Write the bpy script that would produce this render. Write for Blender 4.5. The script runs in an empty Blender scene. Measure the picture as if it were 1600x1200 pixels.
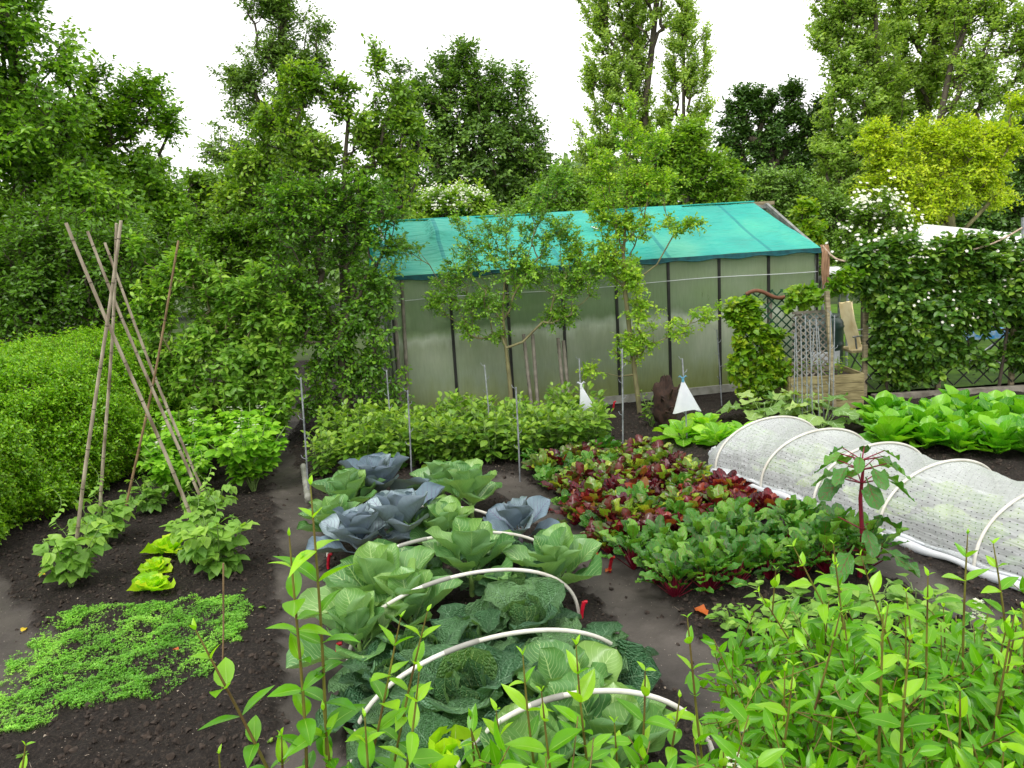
import bpy, math, random
import numpy as np
from mathutils import Vector
PI = math.pi
sc = bpy.context.scene
COL = sc.collection
rng = np.random.default_rng(7)
random.seed(7)

# ------------------------------------------------------------------ camera
F, CX, CY, H = 1244.0, 800.0, 600.0, 2.15
PITCH, ROLL = math.radians(10.34), math.radians(3.4)
_f = np.array([0, math.cos(PITCH), -math.sin(PITCH)]); _r = np.array([1., 0, 0]); _u = np.cross(_r, _f)
_R = _r*math.cos(ROLL) - _u*math.sin(ROLL); _U = _u*math.cos(ROLL) + _r*math.sin(ROLL)
CAM = np.array([0, 0, H])
cam = bpy.data.cameras.new('camera'); cam.sensor_width = 36; cam.lens = 36*F/1600; cam.clip_start = .05; cam.clip_end = 800
camo = bpy.data.objects.new('camera', cam); COL.objects.link(camo)
from mathutils import Matrix
camo.matrix_world = Matrix(((_R[0], _U[0], -_f[0], 0), (_R[1], _U[1], -_f[1], 0), (_R[2], _U[2], -_f[2], H), (0, 0, 0, 1)))
sc.camera = camo
# ------------------------------------------------------------------ sky and light (bright overcast)
SUN_EL, SUN_AZ = math.radians(58), math.radians(200)
w = bpy.data.worlds.new("World"); sc.world = w; w.use_nodes = True
nt = w.node_tree; bg = nt.nodes['Background']
sky = nt.nodes.new('ShaderNodeTexSky'); sky.sky_type = 'NISHITA'; sky.sun_disc = False
sky.sun_elevation = SUN_EL; sky.sun_rotation = SUN_AZ; sky.air_density = 1.0; sky.dust_density = 3.0; sky.ozone_density = 1.0
hsv = nt.nodes.new('ShaderNodeHueSaturation'); hsv.inputs['Saturation'].default_value = .12
mixw = nt.nodes.new('ShaderNodeMix'); mixw.data_type = 'RGBA'; mixw.inputs[0].default_value = .72
nt.links.new(sky.outputs[0], hsv.inputs['Color']); nt.links.new(hsv.outputs[0], mixw.inputs[6])
mixw.inputs[7].default_value = (10.0, 9.85, 9.7, 1)
nt.links.new(mixw.outputs[2], bg.inputs[0]); bg.inputs[1].default_value = .15
sd = bpy.data.lights.new('sun', 'SUN'); sd.energy = 1.5; sd.angle = math.radians(25); sd.color = (1, .98, .94)
so = bpy.data.objects.new('sun', sd); COL.objects.link(so)
so.rotation_euler = (PI/2 - SUN_EL, 0, PI - SUN_AZ + PI) if False else (PI/2 - SUN_EL, 0, PI - SUN_AZ)
so.location = (0, 0, 30)
sc.view_settings.view_transform = 'Standard'; sc.view_settings.look = 'None'
sc.view_settings.exposure = .42; sc.view_settings.gamma = 1; sc.view_settings.use_curve_mapping = False
cy = sc.cycles
cy.max_bounces = 6; cy.diffuse_bounces = 4; cy.glossy_bounces = 2; cy.transmission_bounces = 4; cy.transparent_max_bounces = 10
cy.caustics_reflective = False; cy.caustics_refractive = False

# ------------------------------------------------------------------ helpers: picture point -> place in the world
def ray(px, py): return _f + _R*((px-CX)/F) - _U*((py-CY)/F)
def G(px, py, z=0.):
    d = ray(px, py); return CAM + d*((z-H)/d[2])
def D(px, py, y):
    d = ray(px, py); return CAM + d*(y/d[1])
def foot(px, y, z=0.):
    lo, hi = 0, 4000
    for _ in range(30):
        m = (lo+hi)/2
        if D(px, m, y)[2] > z: lo = m
        else: hi = m
    return D(px, lo, y)
def nrm(v):
    v = np.asarray(v, float); return v/np.maximum(np.linalg.norm(v, axis=-1, keepdims=True), 1e-9)
def lin(r, g, b): return tuple(((c/255)/12.92 if c/255 < .04045 else ((c/255+.055)/1.055)**2.4) for c in (r, g, b))

# ------------------------------------------------------------------ object helpers
def tag(o, label=None, cat=None, group=None, kind=None):
    if label: o['label'] = label
    if cat: o['category'] = cat
    if group: o['group'] = group
    if kind: o['kind'] = kind
    return o
def empty(name, loc, label, cat, group=None, rz=0):
    o = bpy.data.objects.new(name, None); COL.objects.link(o); o.location = tuple(loc); o.rotation_euler = (0, 0, rz)
    o.empty_display_size = .1
    return tag(o, label, cat, group)
def copy_tree(root):
    c = root.copy(); COL.objects.link(c)
    for ch in root.children:
        k = ch.copy(); COL.objects.link(k); k.parent = c
        for g in ch.children:
            q = g.copy(); COL.objects.link(q); q.parent = k
    return c
class MB:
    """collects geometry (numpy chunks) and builds ONE mesh object"""
    def __init__(s): s.v = []; s.n = 0; s.f = {3: [], 4: []}; s.uv = []; s.r = []; s.m = {3: [], 4: []}; s.sm = {3: [], 4: []}
    def add(s, V, Fc, uv=None, rnd=None, mat=0, smooth=True):
        V = np.asarray(V, float).reshape(-1, 3); Fc = np.asarray(Fc, int); k = Fc.shape[1]
        s.v.append(V); s.f[k].append(Fc + s.n); s.m[k].append(np.full(len(Fc), mat)); s.sm[k].append(np.full(len(Fc), smooth))
        s.uv.append(np.zeros((len(V), 2)) if uv is None else np.asarray(uv, float).reshape(-1, 2))
        s.r.append(np.zeros(len(V)) if rnd is None else np.broadcast_to(rnd, (len(V),)).astype(float))
        s.n += len(V); return s
    def build(s, name, mats, parent=None, off=None):
        if not isinstance(mats, (list, tuple)): mats = [mats]
        me = bpy.data.meshes.new(name)
        V = np.concatenate(s.v)
        if off is not None: V = V - np.asarray(off)
        li, ls, mi, sm = [], [], [], []; st = 0
        for k in (3, 4):
            if s.f[k]:
                A = np.concatenate(s.f[k]); li.append(A.ravel()); ls.append(st + np.arange(len(A))*k); st += A.size
                mi.append(np.concatenate(s.m[k])); sm.append(np.concatenate(s.sm[k]))
        li = np.concatenate(li); ls = np.concatenate(ls)
        me.vertices.add(len(V)); me.vertices.foreach_set('co', V.ravel())
        me.loops.add(len(li)); me.loops.foreach_set('vertex_index', li)
        me.polygons.add(len(ls)); me.polygons.foreach_set('loop_start', ls)
        me.polygons.foreach_set('material_index', np.concatenate(mi).astype(np.int32))
        me.polygons.foreach_set('use_smooth', np.concatenate(sm))
        uvl = me.uv_layers.new(name='UVMap'); uvl.data.foreach_set('uv', np.concatenate(s.uv)[li].ravel())
        at = me.attributes.new('rnd', 'FLOAT', 'POINT'); at.data.foreach_set('value', np.concatenate(s.r))
        me.update(calc_edges=True); me.validate()
        for m in mats: me.materials.append(m)
        o = bpy.data.objects.new(name, me); COL.objects.link(o)
        if parent: o.parent = parent
        return o
    # --- shapes
    def box(s, c, size, mat=0, R=None, rnd=0.):
        x, y, z = np.array(size)/2.
        P = np.array([(a*x, b*y, d*z) for d in (-1, 1) for b in (-1, 1) for a in (-1, 1)])
        if R is not None: P = P @ np.asarray(R).T
        P = P + np.asarray(c)
        Q = [(0, 2, 3, 1), (4, 5, 7, 6), (0, 1, 5, 4), (2, 6, 7, 3), (0, 4, 6, 2), (1, 3, 7, 5)]
        for q in Q: s.add(P[list(q)], [(0, 1, 2, 3)], [(0, 0), (1, 0), (1, 1), (0, 1)], rnd, mat, False)
        return s
    def bar(s, a, b, wd, th, mat=0, up=(0, 0, 1), rnd=0.):
        a = np.asarray(a, float); b = np.asarray(b, float); d = b-a; L = np.linalg.norm(d); d = d/L
        x = nrm(np.cross(d, up)); z = np.cross(x, d)
        return s.box((a+b)/2, (wd, L, th), mat, np.stack([x, d, z], 1), rnd)
    def tube(s, P, r, sides=8, mat=0, cap=True, rnd=0.):
        P = np.asarray(P, float); n = len(P); r = np.broadcast_to(r, (n,)).astype(float)
        T = nrm(np.gradient(P, axis=0)); ref = np.array([0, 0, 1.]) if abs(T[0][2]) < .9 else np.array([1., 0, 0])
        X = nrm(np.cross(T[0], ref)); rings = []; uv = []
        for i in range(n):
            X = nrm(X - T[i]*(X@T[i])); Y = np.cross(T[i], X); a = np.linspace(0, 2*PI, sides, endpoint=False)
            rings.append(P[i] + r[i]*(np.cos(a)[:, None]*X + np.sin(a)[:, None]*Y)); uv.append(np.stack([a/(2*PI), np.full(sides, i/(n-1))], 1))
        V = np.concatenate(rings); i, j = np.meshgrid(np.arange(n-1), np.arange(sides), indexing='ij')
        a = i*sides+j; b = i*sides+(j+1) % sides
        s.add(V, np.stack([a, b, b+sides, a+sides], -1).reshape(-1, 4), np.concatenate(uv), rnd, mat)
        if cap:
            for k, rg in ((0, rings[0]), (1, rings[-1])):
                c = np.vstack([rg, rg.mean(0)]); q = np.arange(sides)
                t = np.stack([q, (q+1) % sides, np.full(sides, sides)], 1)
                s.add(c, t[:, ::-1] if k == 0 else t, None, rnd, mat, False)
        return s
    def segs(s, A, B, ra, rb, sides=3, mat=0, rnd=0.):
        A = np.asarray(A, float).reshape(-1, 3); B = np.asarray(B, float).reshape(-1, 3); n = len(A)
        if n == 0: return s
        ra = np.broadcast_to(ra, (n,)); rb = np.broadcast_to(rb, (n,)); d = nrm(B-A)
        ref = np.where(np.abs(d[:, 2:3]) < .9, np.array([[0, 0, 1.]]), np.array([[1., 0, 0]]))
        X = nrm(np.cross(d, ref)); Y = np.cross(d, X); a = np.linspace(0, 2*PI, sides, endpoint=False)
        O = np.cos(a)[None, :, None]*X[:, None] + np.sin(a)[None, :, None]*Y[:, None]
        V = np.concatenate([A[:, None] + ra[:, None, None]*O, B[:, None] + rb[:, None, None]*O], 1)
        q = np.arange(sides); f = np.stack([q, (q+1) % sides, sides+(q+1) % sides, sides+q], 1)
        Fc = (f[None] + (np.arange(n)*2*sides)[:, None, None]).reshape(-1, 4)
        rv = np.repeat(np.broadcast_to(rnd, (n,)), 2*sides)
        return s.add(V.reshape(-1, 3), Fc, None, rv, mat)
    def leaves(s, T, pos, d, n, size, rnd, mat=0, smooth=True):
        TV, TF, TU = T; pos = np.asarray(pos, float).reshape(-1, 3); N = len(pos)
        if N == 0: return s
        d = nrm(np.broadcast_to(d, (N, 3))); n = np.broadcast_to(n, (N, 3)); x = nrm(np.cross(d, n)); z = np.cross(x, d)
        size = np.asarray(size, float)
        if size.ndim < 2: size = np.repeat(np.broadcast_to(size, (N,))[:, None], 3, 1)
        L = TV[None]*size[:, None, :]
        V = pos[:, None] + L[..., 0:1]*x[:, None] + L[..., 1:2]*d[:, None] + L[..., 2:3]*z[:, None]
        k = len(TV); Fc = (TF[None] + (np.arange(N)*k)[:, None, None]).reshape(-1, TF.shape[1])
        return s.add(V.reshape(-1, 3), Fc, np.tile(TU, (N, 1)), np.repeat(np.broadcast_to(rnd, (N,)), k), mat, smooth)

# ------------------------------------------------------------------ leaf templates (unit length along y)
def prof(kind, t):
    if kind == 'lance': return np.sin(PI*t**.85)**.9*(1-.25*t)
    if kind == 'oval': return np.sin(PI*t**.9)**.65
    if kind == 'round': return np.sqrt(np.clip(1-(2*t-1)**2, 0, 1))
    if kind == 'heart': return np.clip(np.sin(PI*np.clip(t, 0, 1)**.62), 0, 1)**.8
    if kind == 'cab':
        b = np.clip((t-.24)/.76, 0, 1); return .07*(t < .28)+np.sqrt(np.clip(1-(2*b**1.25-1)**2, 0, 1))
    if kind == 'spoon':
        b = np.clip((t-.3)/.7, 0, 1); return .09+.91*np.sqrt(np.clip(1-(2*b**1.12-1)**2, 0, 1))*(t > .3)
    if kind == 'lobed': return np.sin(PI*t**.75)**.6*(1+.28*np.cos(t*21))
def blade(kind='lance', W=.4, nu=2, nv=4, droop=.15, cup=.1, ruf=0., rf=4, seed=0, tw=0., curl=0., jag=0.):
    g = np.random.default_rng(seed); t = np.linspace(0, 1, nv+1); sx = np.linspace(-1, 1, nu+1)
    wd = prof(kind, t)*W/2; wd[-1] = max(wd[-1], 0)
    p1, p2, p3 = g.uniform(0, 6, 3)
    S, Tt = np.meshgrid(sx, t); Wd = np.repeat(wd[:, None], nu+1, 1)
    if jag: Wd = Wd*(1+jag*np.sign(S)*0+jag*np.cos(Tt*rf*9+p1)*np.abs(S))
    x = S*Wd; y = Tt.copy(); z = -droop*Tt**2 + cup*np.abs(S)**1.6*Wd
    z = z + ruf*np.abs(S)**2*(np.sin(rf*Tt*PI+p1)+.6*np.sin(2.3*rf*Tt*PI+p2+S*2))*Wd*2
    z = z + tw*S*Wd*Tt
    if curl: z = z - curl*np.clip(Tt-.6, 0, 1)**2
    if nu > 4: z = z + .02*np.sin(Tt*9+S*5+p3)*Wd*4
    V = np.stack([x, y, z], -1).reshape(-1, 3); i, j = np.meshgrid(np.arange(nv), np.arange(nu), indexing='ij')
    a = i*(nu+1)+j; Fc = np.stack([a, a+1, a+nu+2, a+nu+1], -1).reshape(-1, 4)
    return V, Fc, np.stack([(S+1)/2, Tt], -1).reshape(-1, 2)
DIA = (np.array([(0, 0, 0), (-.5, .5, .08), (0, 1, -.05), (.5, .5, .08)])*np.array([.62, 1, 1]), np.array([(0, 3, 2), (0, 2, 1)]), np.array([(.5, 0), (0, .5), (.5, 1), (1, .5)]))
OVL = blade('oval', .58, 2, 3, .12, .25)
LAN = blade('lance', .4, 2, 4, .16, .25)

# ------------------------------------------------------------------ materials
def nodes(m):
    m.use_nodes = True; t = m.node_tree; t.nodes.clear(); return t
def N(t, ty, **k):
    n = t.nodes.new(ty)
    for a, b in k.items(): setattr(n, a, b)
    return n
def MATH(t, op, a, b=None, c=None):
    n = N(t, 'ShaderNodeMath', operation=op)
    for i, v in enumerate((a, b, c)):
        if v is None: continue
        if isinstance(v, (int, float)): n.inputs[i].default_value = v
        else: t.links.new(v, n.inputs[i])
    return n.outputs[0]
def MIXC(t, f, a, b, bt='MIX'):
    n = N(t, 'ShaderNodeMix', data_type='RGBA', blend_type=bt)
    for i, v in ((0, f), (6, a), (7, b)):
        if isinstance(v, (int, float)): n.inputs[i].default_value = v
        elif isinstance(v, tuple): n.inputs[i].default_value = (*v[:3], 1)
        else: t.links.new(v, n.inputs[i])
    return n.outputs[2]
def ramp(t, fac, cols):
    n = N(t, 'ShaderNodeValToRGB'); e = n.color_ramp.elements
    while len(e) < len(cols): e.new(.5)
    for k, c in enumerate(cols):
        if len(c) == 2: p, c = c
        else: p = k/(len(cols)-1)
        e[k].position = p; e[k].color = (*c, 1)
    t.links.new(fac, n.inputs[0]); return n.outputs[0]
GAIN = 1.95
def leafmat(name, cols, trans=.3, rough=.42, spec=.5, vein=None, vw=.03, side=0, crinkle=0., back=None, edge=None):
    rough *= .88; m = bpy.data.materials.new(name); t = nodes(m)
    at = N(t, 'ShaderNodeAttribute', attribute_name='rnd'); fac = at.outputs['Fac']
    c = ramp(t, fac, [((x[0], tuple(min(v*GAIN, .8) for v in x[1])) if len(x) == 2 else tuple(min(v*GAIN, .8) for v in x)) for x in cols]); uv = N(t, 'ShaderNodeUVMap'); sp = N(t, 'ShaderNodeSeparateXYZ'); t.links.new(uv.outputs[0], sp.inputs[0])
    nz = N(t, 'ShaderNodeTexNoise'); nz.inputs['Scale'].default_value = 14.; nz.inputs['Detail'].default_value = 3
    tc = N(t, 'ShaderNodeTexCoord'); t.links.new(tc.outputs['Object'], nz.inputs['Vector'])
    c = MIXC(t, .6, c, MIXC(t, nz.outputs[0], (.45, .5, .4), (1.5, 1.45, 1.35)), 'MULTIPLY')
    h = None
    if vein:
        ax = MATH(t, 'ABSOLUTE', MATH(t, 'SUBTRACT', sp.outputs[0], .5))
        mid = MATH(t, 'LESS_THAN', ax, MATH(t, 'MULTIPLY', MATH(t, 'SUBTRACT', 1.15, sp.outputs[1]), vw))
        fcv = mid
        if side:
            n2 = N(t, 'ShaderNodeTexNoise'); n2.inputs['Scale'].default_value = 5; t.links.new(uv.outputs[0], n2.inputs['Vector'])
            q = MATH(t, 'ADD', MATH(t, 'SUBTRACT', sp.outputs[1], MATH(t, 'MULTIPLY', ax, .75)), MATH(t, 'MULTIPLY', n2.outputs[0], .09))
            fr = MATH(t, 'ABSOLUTE', MATH(t, 'SUBTRACT', MATH(t, 'FRACT', MATH(t, 'MULTIPLY', q, float(side))), .5))
            ln = MATH(t, 'SMOOTH_MIN', 1.0, MATH(t, 'MULTIPLY', MATH(t, 'LESS_THAN', fr, MATH(t, 'MULTIPLY', MATH(t, 'SUBTRACT', .62, ax), .13)), .75), .05)
            fcv = MATH(t, 'MAXIMUM', mid, ln); h = fcv
        c = MIXC(t, MATH(t, 'MULTIPLY', fcv, .8), c, vein)
    if edge: c = MIXC(t, MATH(t, 'MULTIPLY', MATH(t, 'POWER', MATH(t, 'MULTIPLY', MATH(t, 'ABSOLUTE', MATH(t, 'SUBTRACT', sp.outputs[0], .5)), 2.), 5.), .6), c, edge)
    if back:
        ge = N(t, 'ShaderNodeNewGeometry'); c = MIXC(t, MATH(t, 'MULTIPLY', ge.outputs['Backfacing'], .7), c, back)
    p = N(t, 'ShaderNodeBsdfPrincipled'); t.links.new(c, p.inputs['Base Color']); p.inputs['Roughness'].default_value = rough; p.inputs['Specular IOR Level'].default_value = spec
    out = N(t, 'ShaderNodeOutputMaterial')
    if crinkle:
        vo = N(t, 'ShaderNodeTexVoronoi'); vo.inputs['Scale'].default_value = 34; t.links.new(uv.outputs[0], vo.inputs['Vector'])
        bp = N(t, 'ShaderNodeBump'); bp.inputs['Strength'].default_value = crinkle; bp.inputs['Distance'].default_value = .02; bp.invert = True
        hh = vo.outputs['Distance']
        if h is not None: hh = MATH(t, 'ADD', hh, MATH(t, 'MULTIPLY', h, .5))
        t.links.new(hh, bp.inputs['Height']); t.links.new(bp.outputs[0], p.inputs['Normal'])
    elif h is not None:
        bp = N(t, 'ShaderNodeBump'); bp.inputs['Strength'].default_value = .5; bp.inputs['Distance'].default_value = .006; bp.invert = True
        t.links.new(h, bp.inputs['Height']); t.links.new(bp.outputs[0], p.inputs['Normal'])
    if trans:
        tr = N(t, 'ShaderNodeBsdfTranslucent'); t.links.new(MIXC(t, 1., c, (1.5, 1.5, .6), 'MULTIPLY'), tr.inputs[0])
        mx = N(t, 'ShaderNodeMixShader'); mx.inputs[0].default_value = trans
        t.links.new(p.outputs[0], mx.inputs[1]); t.links.new(tr.outputs[0], mx.inputs[2]); t.links.new(mx.outputs[0], out.inputs[0])
    else: t.links.new(p.outputs[0], out.inputs[0])
    return m
def mat(name, c, rough=.6, c2=None, scale=8., spec=.4, metal=0., bump=0., stretch=None, trans=0.):
    m = bpy.data.materials.new(name); t = nodes(m); p = N(t, 'ShaderNodeBsdfPrincipled'); out = N(t, 'ShaderNodeOutputMaterial')
    p.inputs['Roughness'].default_value = rough; p.inputs['Metallic'].default_value = metal; p.inputs['Specular IOR Level'].default_value = spec
    tc = N(t, 'ShaderNodeTexCoord'); mp = N(t, 'ShaderNodeMapping'); t.links.new(tc.outputs['Object'], mp.inputs[0])
    if stretch: mp.inputs['Scale'].default_value = stretch
    nz = N(t, 'ShaderNodeTexNoise'); nz.inputs['Scale'].default_value = scale; nz.inputs['Detail'].default_value = 6; t.links.new(mp.outputs[0], nz.inputs['Vector'])
    c2 = c2 or tuple(x*.65 for x in c)
    cc = ramp(t, nz.outputs[0], [(.32, c2), (.62, c)]); t.links.new(cc, p.inputs['Base Color'])
    if bump:
        b = N(t, 'ShaderNodeBump'); b.inputs['Strength'].default_value = bump; b.inputs['Distance'].default_value = .01
        t.links.new(nz.outputs[0], b.inputs['Height']); t.links.new(b.outputs[0], p.inputs['Normal'])
    if trans:
        tr = N(t, 'ShaderNodeBsdfTranslucent'); t.links.new(cc, tr.inputs[0]); mx = N(t, 'ShaderNodeMixShader'); mx.inputs[0].default_value = trans
        t.links.new(p.outputs[0], mx.inputs[1]); t.links.new(tr.outputs[0], mx.inputs[2]); t.links.new(mx.outputs[0], out.inputs[0])
    else: t.links.new(p.outputs[0], out.inputs[0])
    return m
M = {}
def g3(*a): return [lin(min(x[0]*1.07, 255) if x[1] > x[2]*1.25 else x[0], x[1], x[2]*.88 if x[1] > x[2]*1.25 else x[2]) for x in a]
M['maple'] = leafmat('maple_leaf', g3((50, 84, 20), (74, 116, 28), (110, 150, 42)), .36, .42)
M['plum'] = leafmat('plum_leaf', g3((44, 78, 26), (68, 110, 34), (112, 152, 50)), .36, .35, .5)
GAIN = 1.6
M['light'] = leafmat('light_leaf', g3((62, 98, 30), (90, 130, 40), (132, 164, 62)), .38, .45)
M['olive'] = leafmat('olive_leaf', g3((66, 108, 40), (94, 138, 52), (134, 168, 76)), .42, .5)
GAIN = 2.0
M['alder'] = leafmat('alder_leaf', g3((54, 82, 38), (76, 108, 50), (102, 134, 66)), .3, .45)
M['oak'] = leafmat('oak_leaf', g3((46, 74, 34), (68, 102, 44), (94, 128, 58)), .28, .45)
M['darkoak'] = leafmat('dark_oak_leaf', g3((32, 58, 26), (48, 80, 34), (70, 104, 44)), .22, .45)
GAIN = 2.4
M['poplar'] = leafmat('poplar_leaf', g3((74, 98, 54), (98, 126, 66), (128, 152, 86)), .5, .45)
GAIN = 1.2
M['golden'] = leafmat('golden_leaf', g3((122, 158, 26), (150, 184, 36), (186, 206, 62)), .42, .5)
GAIN = 1.5
M['bramble'] = leafmat('bramble_leaf', g3((38, 72, 26), (62, 104, 36), (112, 148, 54)), .28, .45)
GAIN = 1.15
M['vine'] = leafmat('vine_leaf', g3((66, 116, 24), (100, 148, 34), (150, 176, 50)), .4, .45)
GAIN = 1.55
M['hedge'] = leafmat('hedge_leaf', g3((60, 104, 20), (88, 140, 28), (126, 172, 42)), .35, .38, .5)
GAIN = .93
M['privet'] = leafmat('privet_leaf', g3((74, 144, 18), (104, 178, 26), (150, 212, 48)), .42, .36, .5, vein=lin(160, 200, 90), vw=.025)
GAIN = 1.3
M['apple'] = leafmat('apple_leaf', g3((84, 134, 36), (118, 164, 46), (164, 196, 78)), .4, .42)
GAIN = 1.15
M['cab'] = leafmat('cabbage_leaf', g3((66, 116, 76), (92, 144, 92), (124, 168, 106)), .25, .38, .55, vein=lin(190, 216, 150), vw=.035, side=12, back=lin(120, 158, 110))
M['savoy'] = leafmat('savoy_leaf', g3((50, 94, 74), (68, 116, 86), (96, 142, 104)), .18, .45, .5, vein=lin(130, 170, 130), vw=.025, side=8, crinkle=.9, back=lin(96, 140, 110))
M['savoyin'] = leafmat('savoy_heart_leaf', g3((50, 96, 66), (66, 114, 72), (96, 144, 86)), .3, .45, .5, vein=lin(170, 200, 130), vw=.03, side=8, crinkle=.9)
M['redcab'] = leafmat('red_cabbage_leaf', g3((88, 108, 124), (114, 134, 150), (150, 168, 178)), .12, .5, .35, vein=lin(96, 70, 116), vw=.022, side=11, back=lin(104, 116, 132))
M['lettuce'] = leafmat('lettuce_leaf', g3((120, 180, 30), (154, 206, 44), (190, 226, 70)), .45, .45, .4, vein=lin(196, 224, 130), vw=.04)
M['romaine'] = leafmat('romaine_leaf', g3((84, 150, 30), (114, 180, 44), (150, 206, 66)), .4, .4, .5, vein=lin(190, 220, 130), vw=.04, side=7)
M['chard'] = leafmat('chard_leaf', g3((58, 128, 22), (84, 158, 28), (122, 186, 46)), .35, .35, .5, vein=lin(150, 196, 90), vw=.035, side=7)
M['bean'] = leafmat('bean_leaf', g3((84, 136, 62), (106, 156, 70), (134, 180, 84)), .35, .45, .4, vein=lin(140, 180, 100), vw=.02, side=6)
M['broad'] = leafmat('broad_bean_leaf', g3((62, 108, 40), (92, 138, 50), (130, 170, 72)), .35, .42, .4, vein=lin(150, 186, 110), vw=.02)
M['potato'] = leafmat('potato_leaf', g3((74, 134, 34), (102, 164, 44), (140, 196, 66)), .38, .42, .4, vein=lin(150, 196, 90), vw=.02)
M['squash'] = leafmat('squash_leaf', g3((86, 130, 70), (120, 160, 96), (156, 190, 130)), .3, .5, .4, vein=lin(180, 206, 160), vw=.03, side=6)
M['beetg'] = leafmat('beet_green_leaf', g3((40, 96, 30), (62, 128, 42), (106, 164, 66)), .25, .3, .7, vein=lin(120, 40, 50), vw=.03, side=6, crinkle=.4)
M['beetm'] = leafmat('beet_mixed_leaf', [(0, lin(56, 18, 24)), (.28, lin(92, 40, 34)), (.42, lin(64, 92, 38)), (.75, lin(112, 150, 46)), (1, lin(166, 180, 60))], .3, .35, .55, vein=lin(150, 30, 50), vw=.04, side=5)
M['beetr'] = leafmat('beet_red_leaf', [(0, lin(44, 12, 20)), (.45, lin(80, 18, 30)), (.68, lin(110, 26, 34)), (.82, lin(138, 54, 34)), (.9, lin(120, 104, 44)), (1, lin(120, 140, 52))], .35, .35, .55, vein=lin(180, 40, 60), vw=.04, side=5)
M['beetd'] = leafmat('beet_maroon_leaf', [(0, lin(44, 14, 24)), (.5, lin(78, 24, 36)), (.8, lin(84, 60, 50)), (1, lin(110, 118, 92))], .15, .3, .6, vein=lin(150, 30, 60), vw=.04, side=5)
M['seed'] = leafmat('seedling_leaf', g3((76, 138, 44), (102, 168, 60), (144, 204, 92)), .4, .5)
M['redstem'] = mat('red_stem', lin(130, 24, 48), .4, lin(90, 14, 36), 20)
M['grnstem'] = mat('green_stem', lin(120, 150, 80), .5, lin(96, 120, 60), 20)
M['cabstem'] = mat('cabbage_stump', lin(120, 116, 120), .6, lin(86, 80, 92), 20)
M['privstem'] = mat('privet_stem', lin(120, 116, 50), .5, lin(92, 66, 40), 14)
M['bark'] = mat('bark', lin(92, 84, 70), .85, lin(52, 46, 38), 14, bump=.6, stretch=(1, 1, .3))
M['barkp'] = mat('poplar_bark', lin(96, 88, 74), .85, lin(60, 54, 46), 6, bump=.6, stretch=(1, 1, .3))
M['barkg'] = mat('green_bark', lin(126, 122, 84), .8, lin(88, 84, 58), 16, bump=.4, stretch=(1, 1, .4))
M['cane'] = mat('bamboo_cane', lin(178, 166, 146), .6, lin(112, 98, 80), 7, bump=.2, stretch=(3, 3, .6))
M['canebrown'] = mat('brown_cane', lin(146, 122, 88), .6, lin(98, 78, 54), 9)
M['galv'] = mat('galvanised_steel', lin(176, 180, 186), .4, lin(128, 132, 138), 20, metal=.5)
M['pvc'] = mat('white_pipe', lin(216, 214, 204), .4, lin(186, 182, 170), 6)
M['whitepl'] = mat('white_plastic', lin(236, 238, 240), .45, lin(214, 218, 224), 6, trans=.3)
M['bag'] = mat('white_bag_film', lin(240, 242, 246), .35, lin(222, 226, 234), 5, trans=.45)
M['blue_tie'] = mat('blue_tie', lin(90, 150, 176), .6)
M['redpeg'] = mat('red_plastic', lin(206, 28, 52), .4, lin(160, 16, 38), 30)
M['black'] = mat('black_metal', lin(40, 40, 38), .5, lin(24, 24, 22), 10)
M['alu'] = mat('dull_aluminium', lin(150, 154, 150), .5, lin(104, 106, 98), 12, metal=.3)
M['wood'] = mat('weathered_wood', lin(158, 146, 118), .8, lin(104, 96, 72), 7, bump=.4, stretch=(1, 1, 6))
M['planter'] = mat('planter_board', lin(150, 140, 100), .8, lin(104, 94, 62), 6, bump=.4, stretch=(1, 1, 6))
M['greenwood'] = mat('green_lattice_wood', lin(38, 82, 58), .7, lin(26, 58, 42), 10)
M['redwood'] = mat('red_brown_wood', lin(116, 74, 50), .7, lin(80, 48, 34), 10)
M['greywood'] = mat('grey_lattice_wood', lin(140, 134, 122), .8, lin(98, 92, 82), 10)
M['drum'] = mat('dark_green_plastic', lin(44, 66, 60), .4, lin(32, 50, 46), 6)
M['cushion'] = mat('cream_cushion', lin(236, 222, 178), .8, lin(206, 184, 130), 5)
M['rope'] = mat('pale_rope', lin(196, 176, 156), .85, lin(150, 130, 112), 30)
M['ropeb'] = mat('tan_cloth', lin(168, 134, 104), .9, lin(124, 94, 70), 14, stretch=(6, 6, .6))
M['blue'] = mat('blue_cloth', lin(40, 140, 206), .7, lin(180, 200, 216), 14)
M['red'] = mat('red_cloth', lin(190, 30, 50), .7)
M['awning'] = mat('white_awning', lin(240, 240, 240), .6, lin(214, 216, 220), 2)
M['flower'] = leafmat('white_petal', g3((226, 228, 222), (240, 240, 236), (250, 250, 248)), .3, .6)
M['pink'] = leafmat('pale_pink_petal', g3((226, 206, 206), (240, 226, 226), (248, 244, 240)), .3, .6)
M['orange'] = leafmat('orange_leaf', g3((150, 70, 40), (176, 100, 56), (170, 120, 66)), .3, .6)
M['yellow'] = leafmat('yellow_leaf', g3((190, 160, 40), (214, 190, 60), (150, 120, 50)), .3, .6)
M['dark'] = mat('dark_brown_root', lin(58, 40, 30), .9, lin(34, 24, 18), 18, bump=1.)
M['panelgrey'] = mat('grey_sill', lin(150, 150, 142), .7, lin(112, 112, 100), 8)

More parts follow.
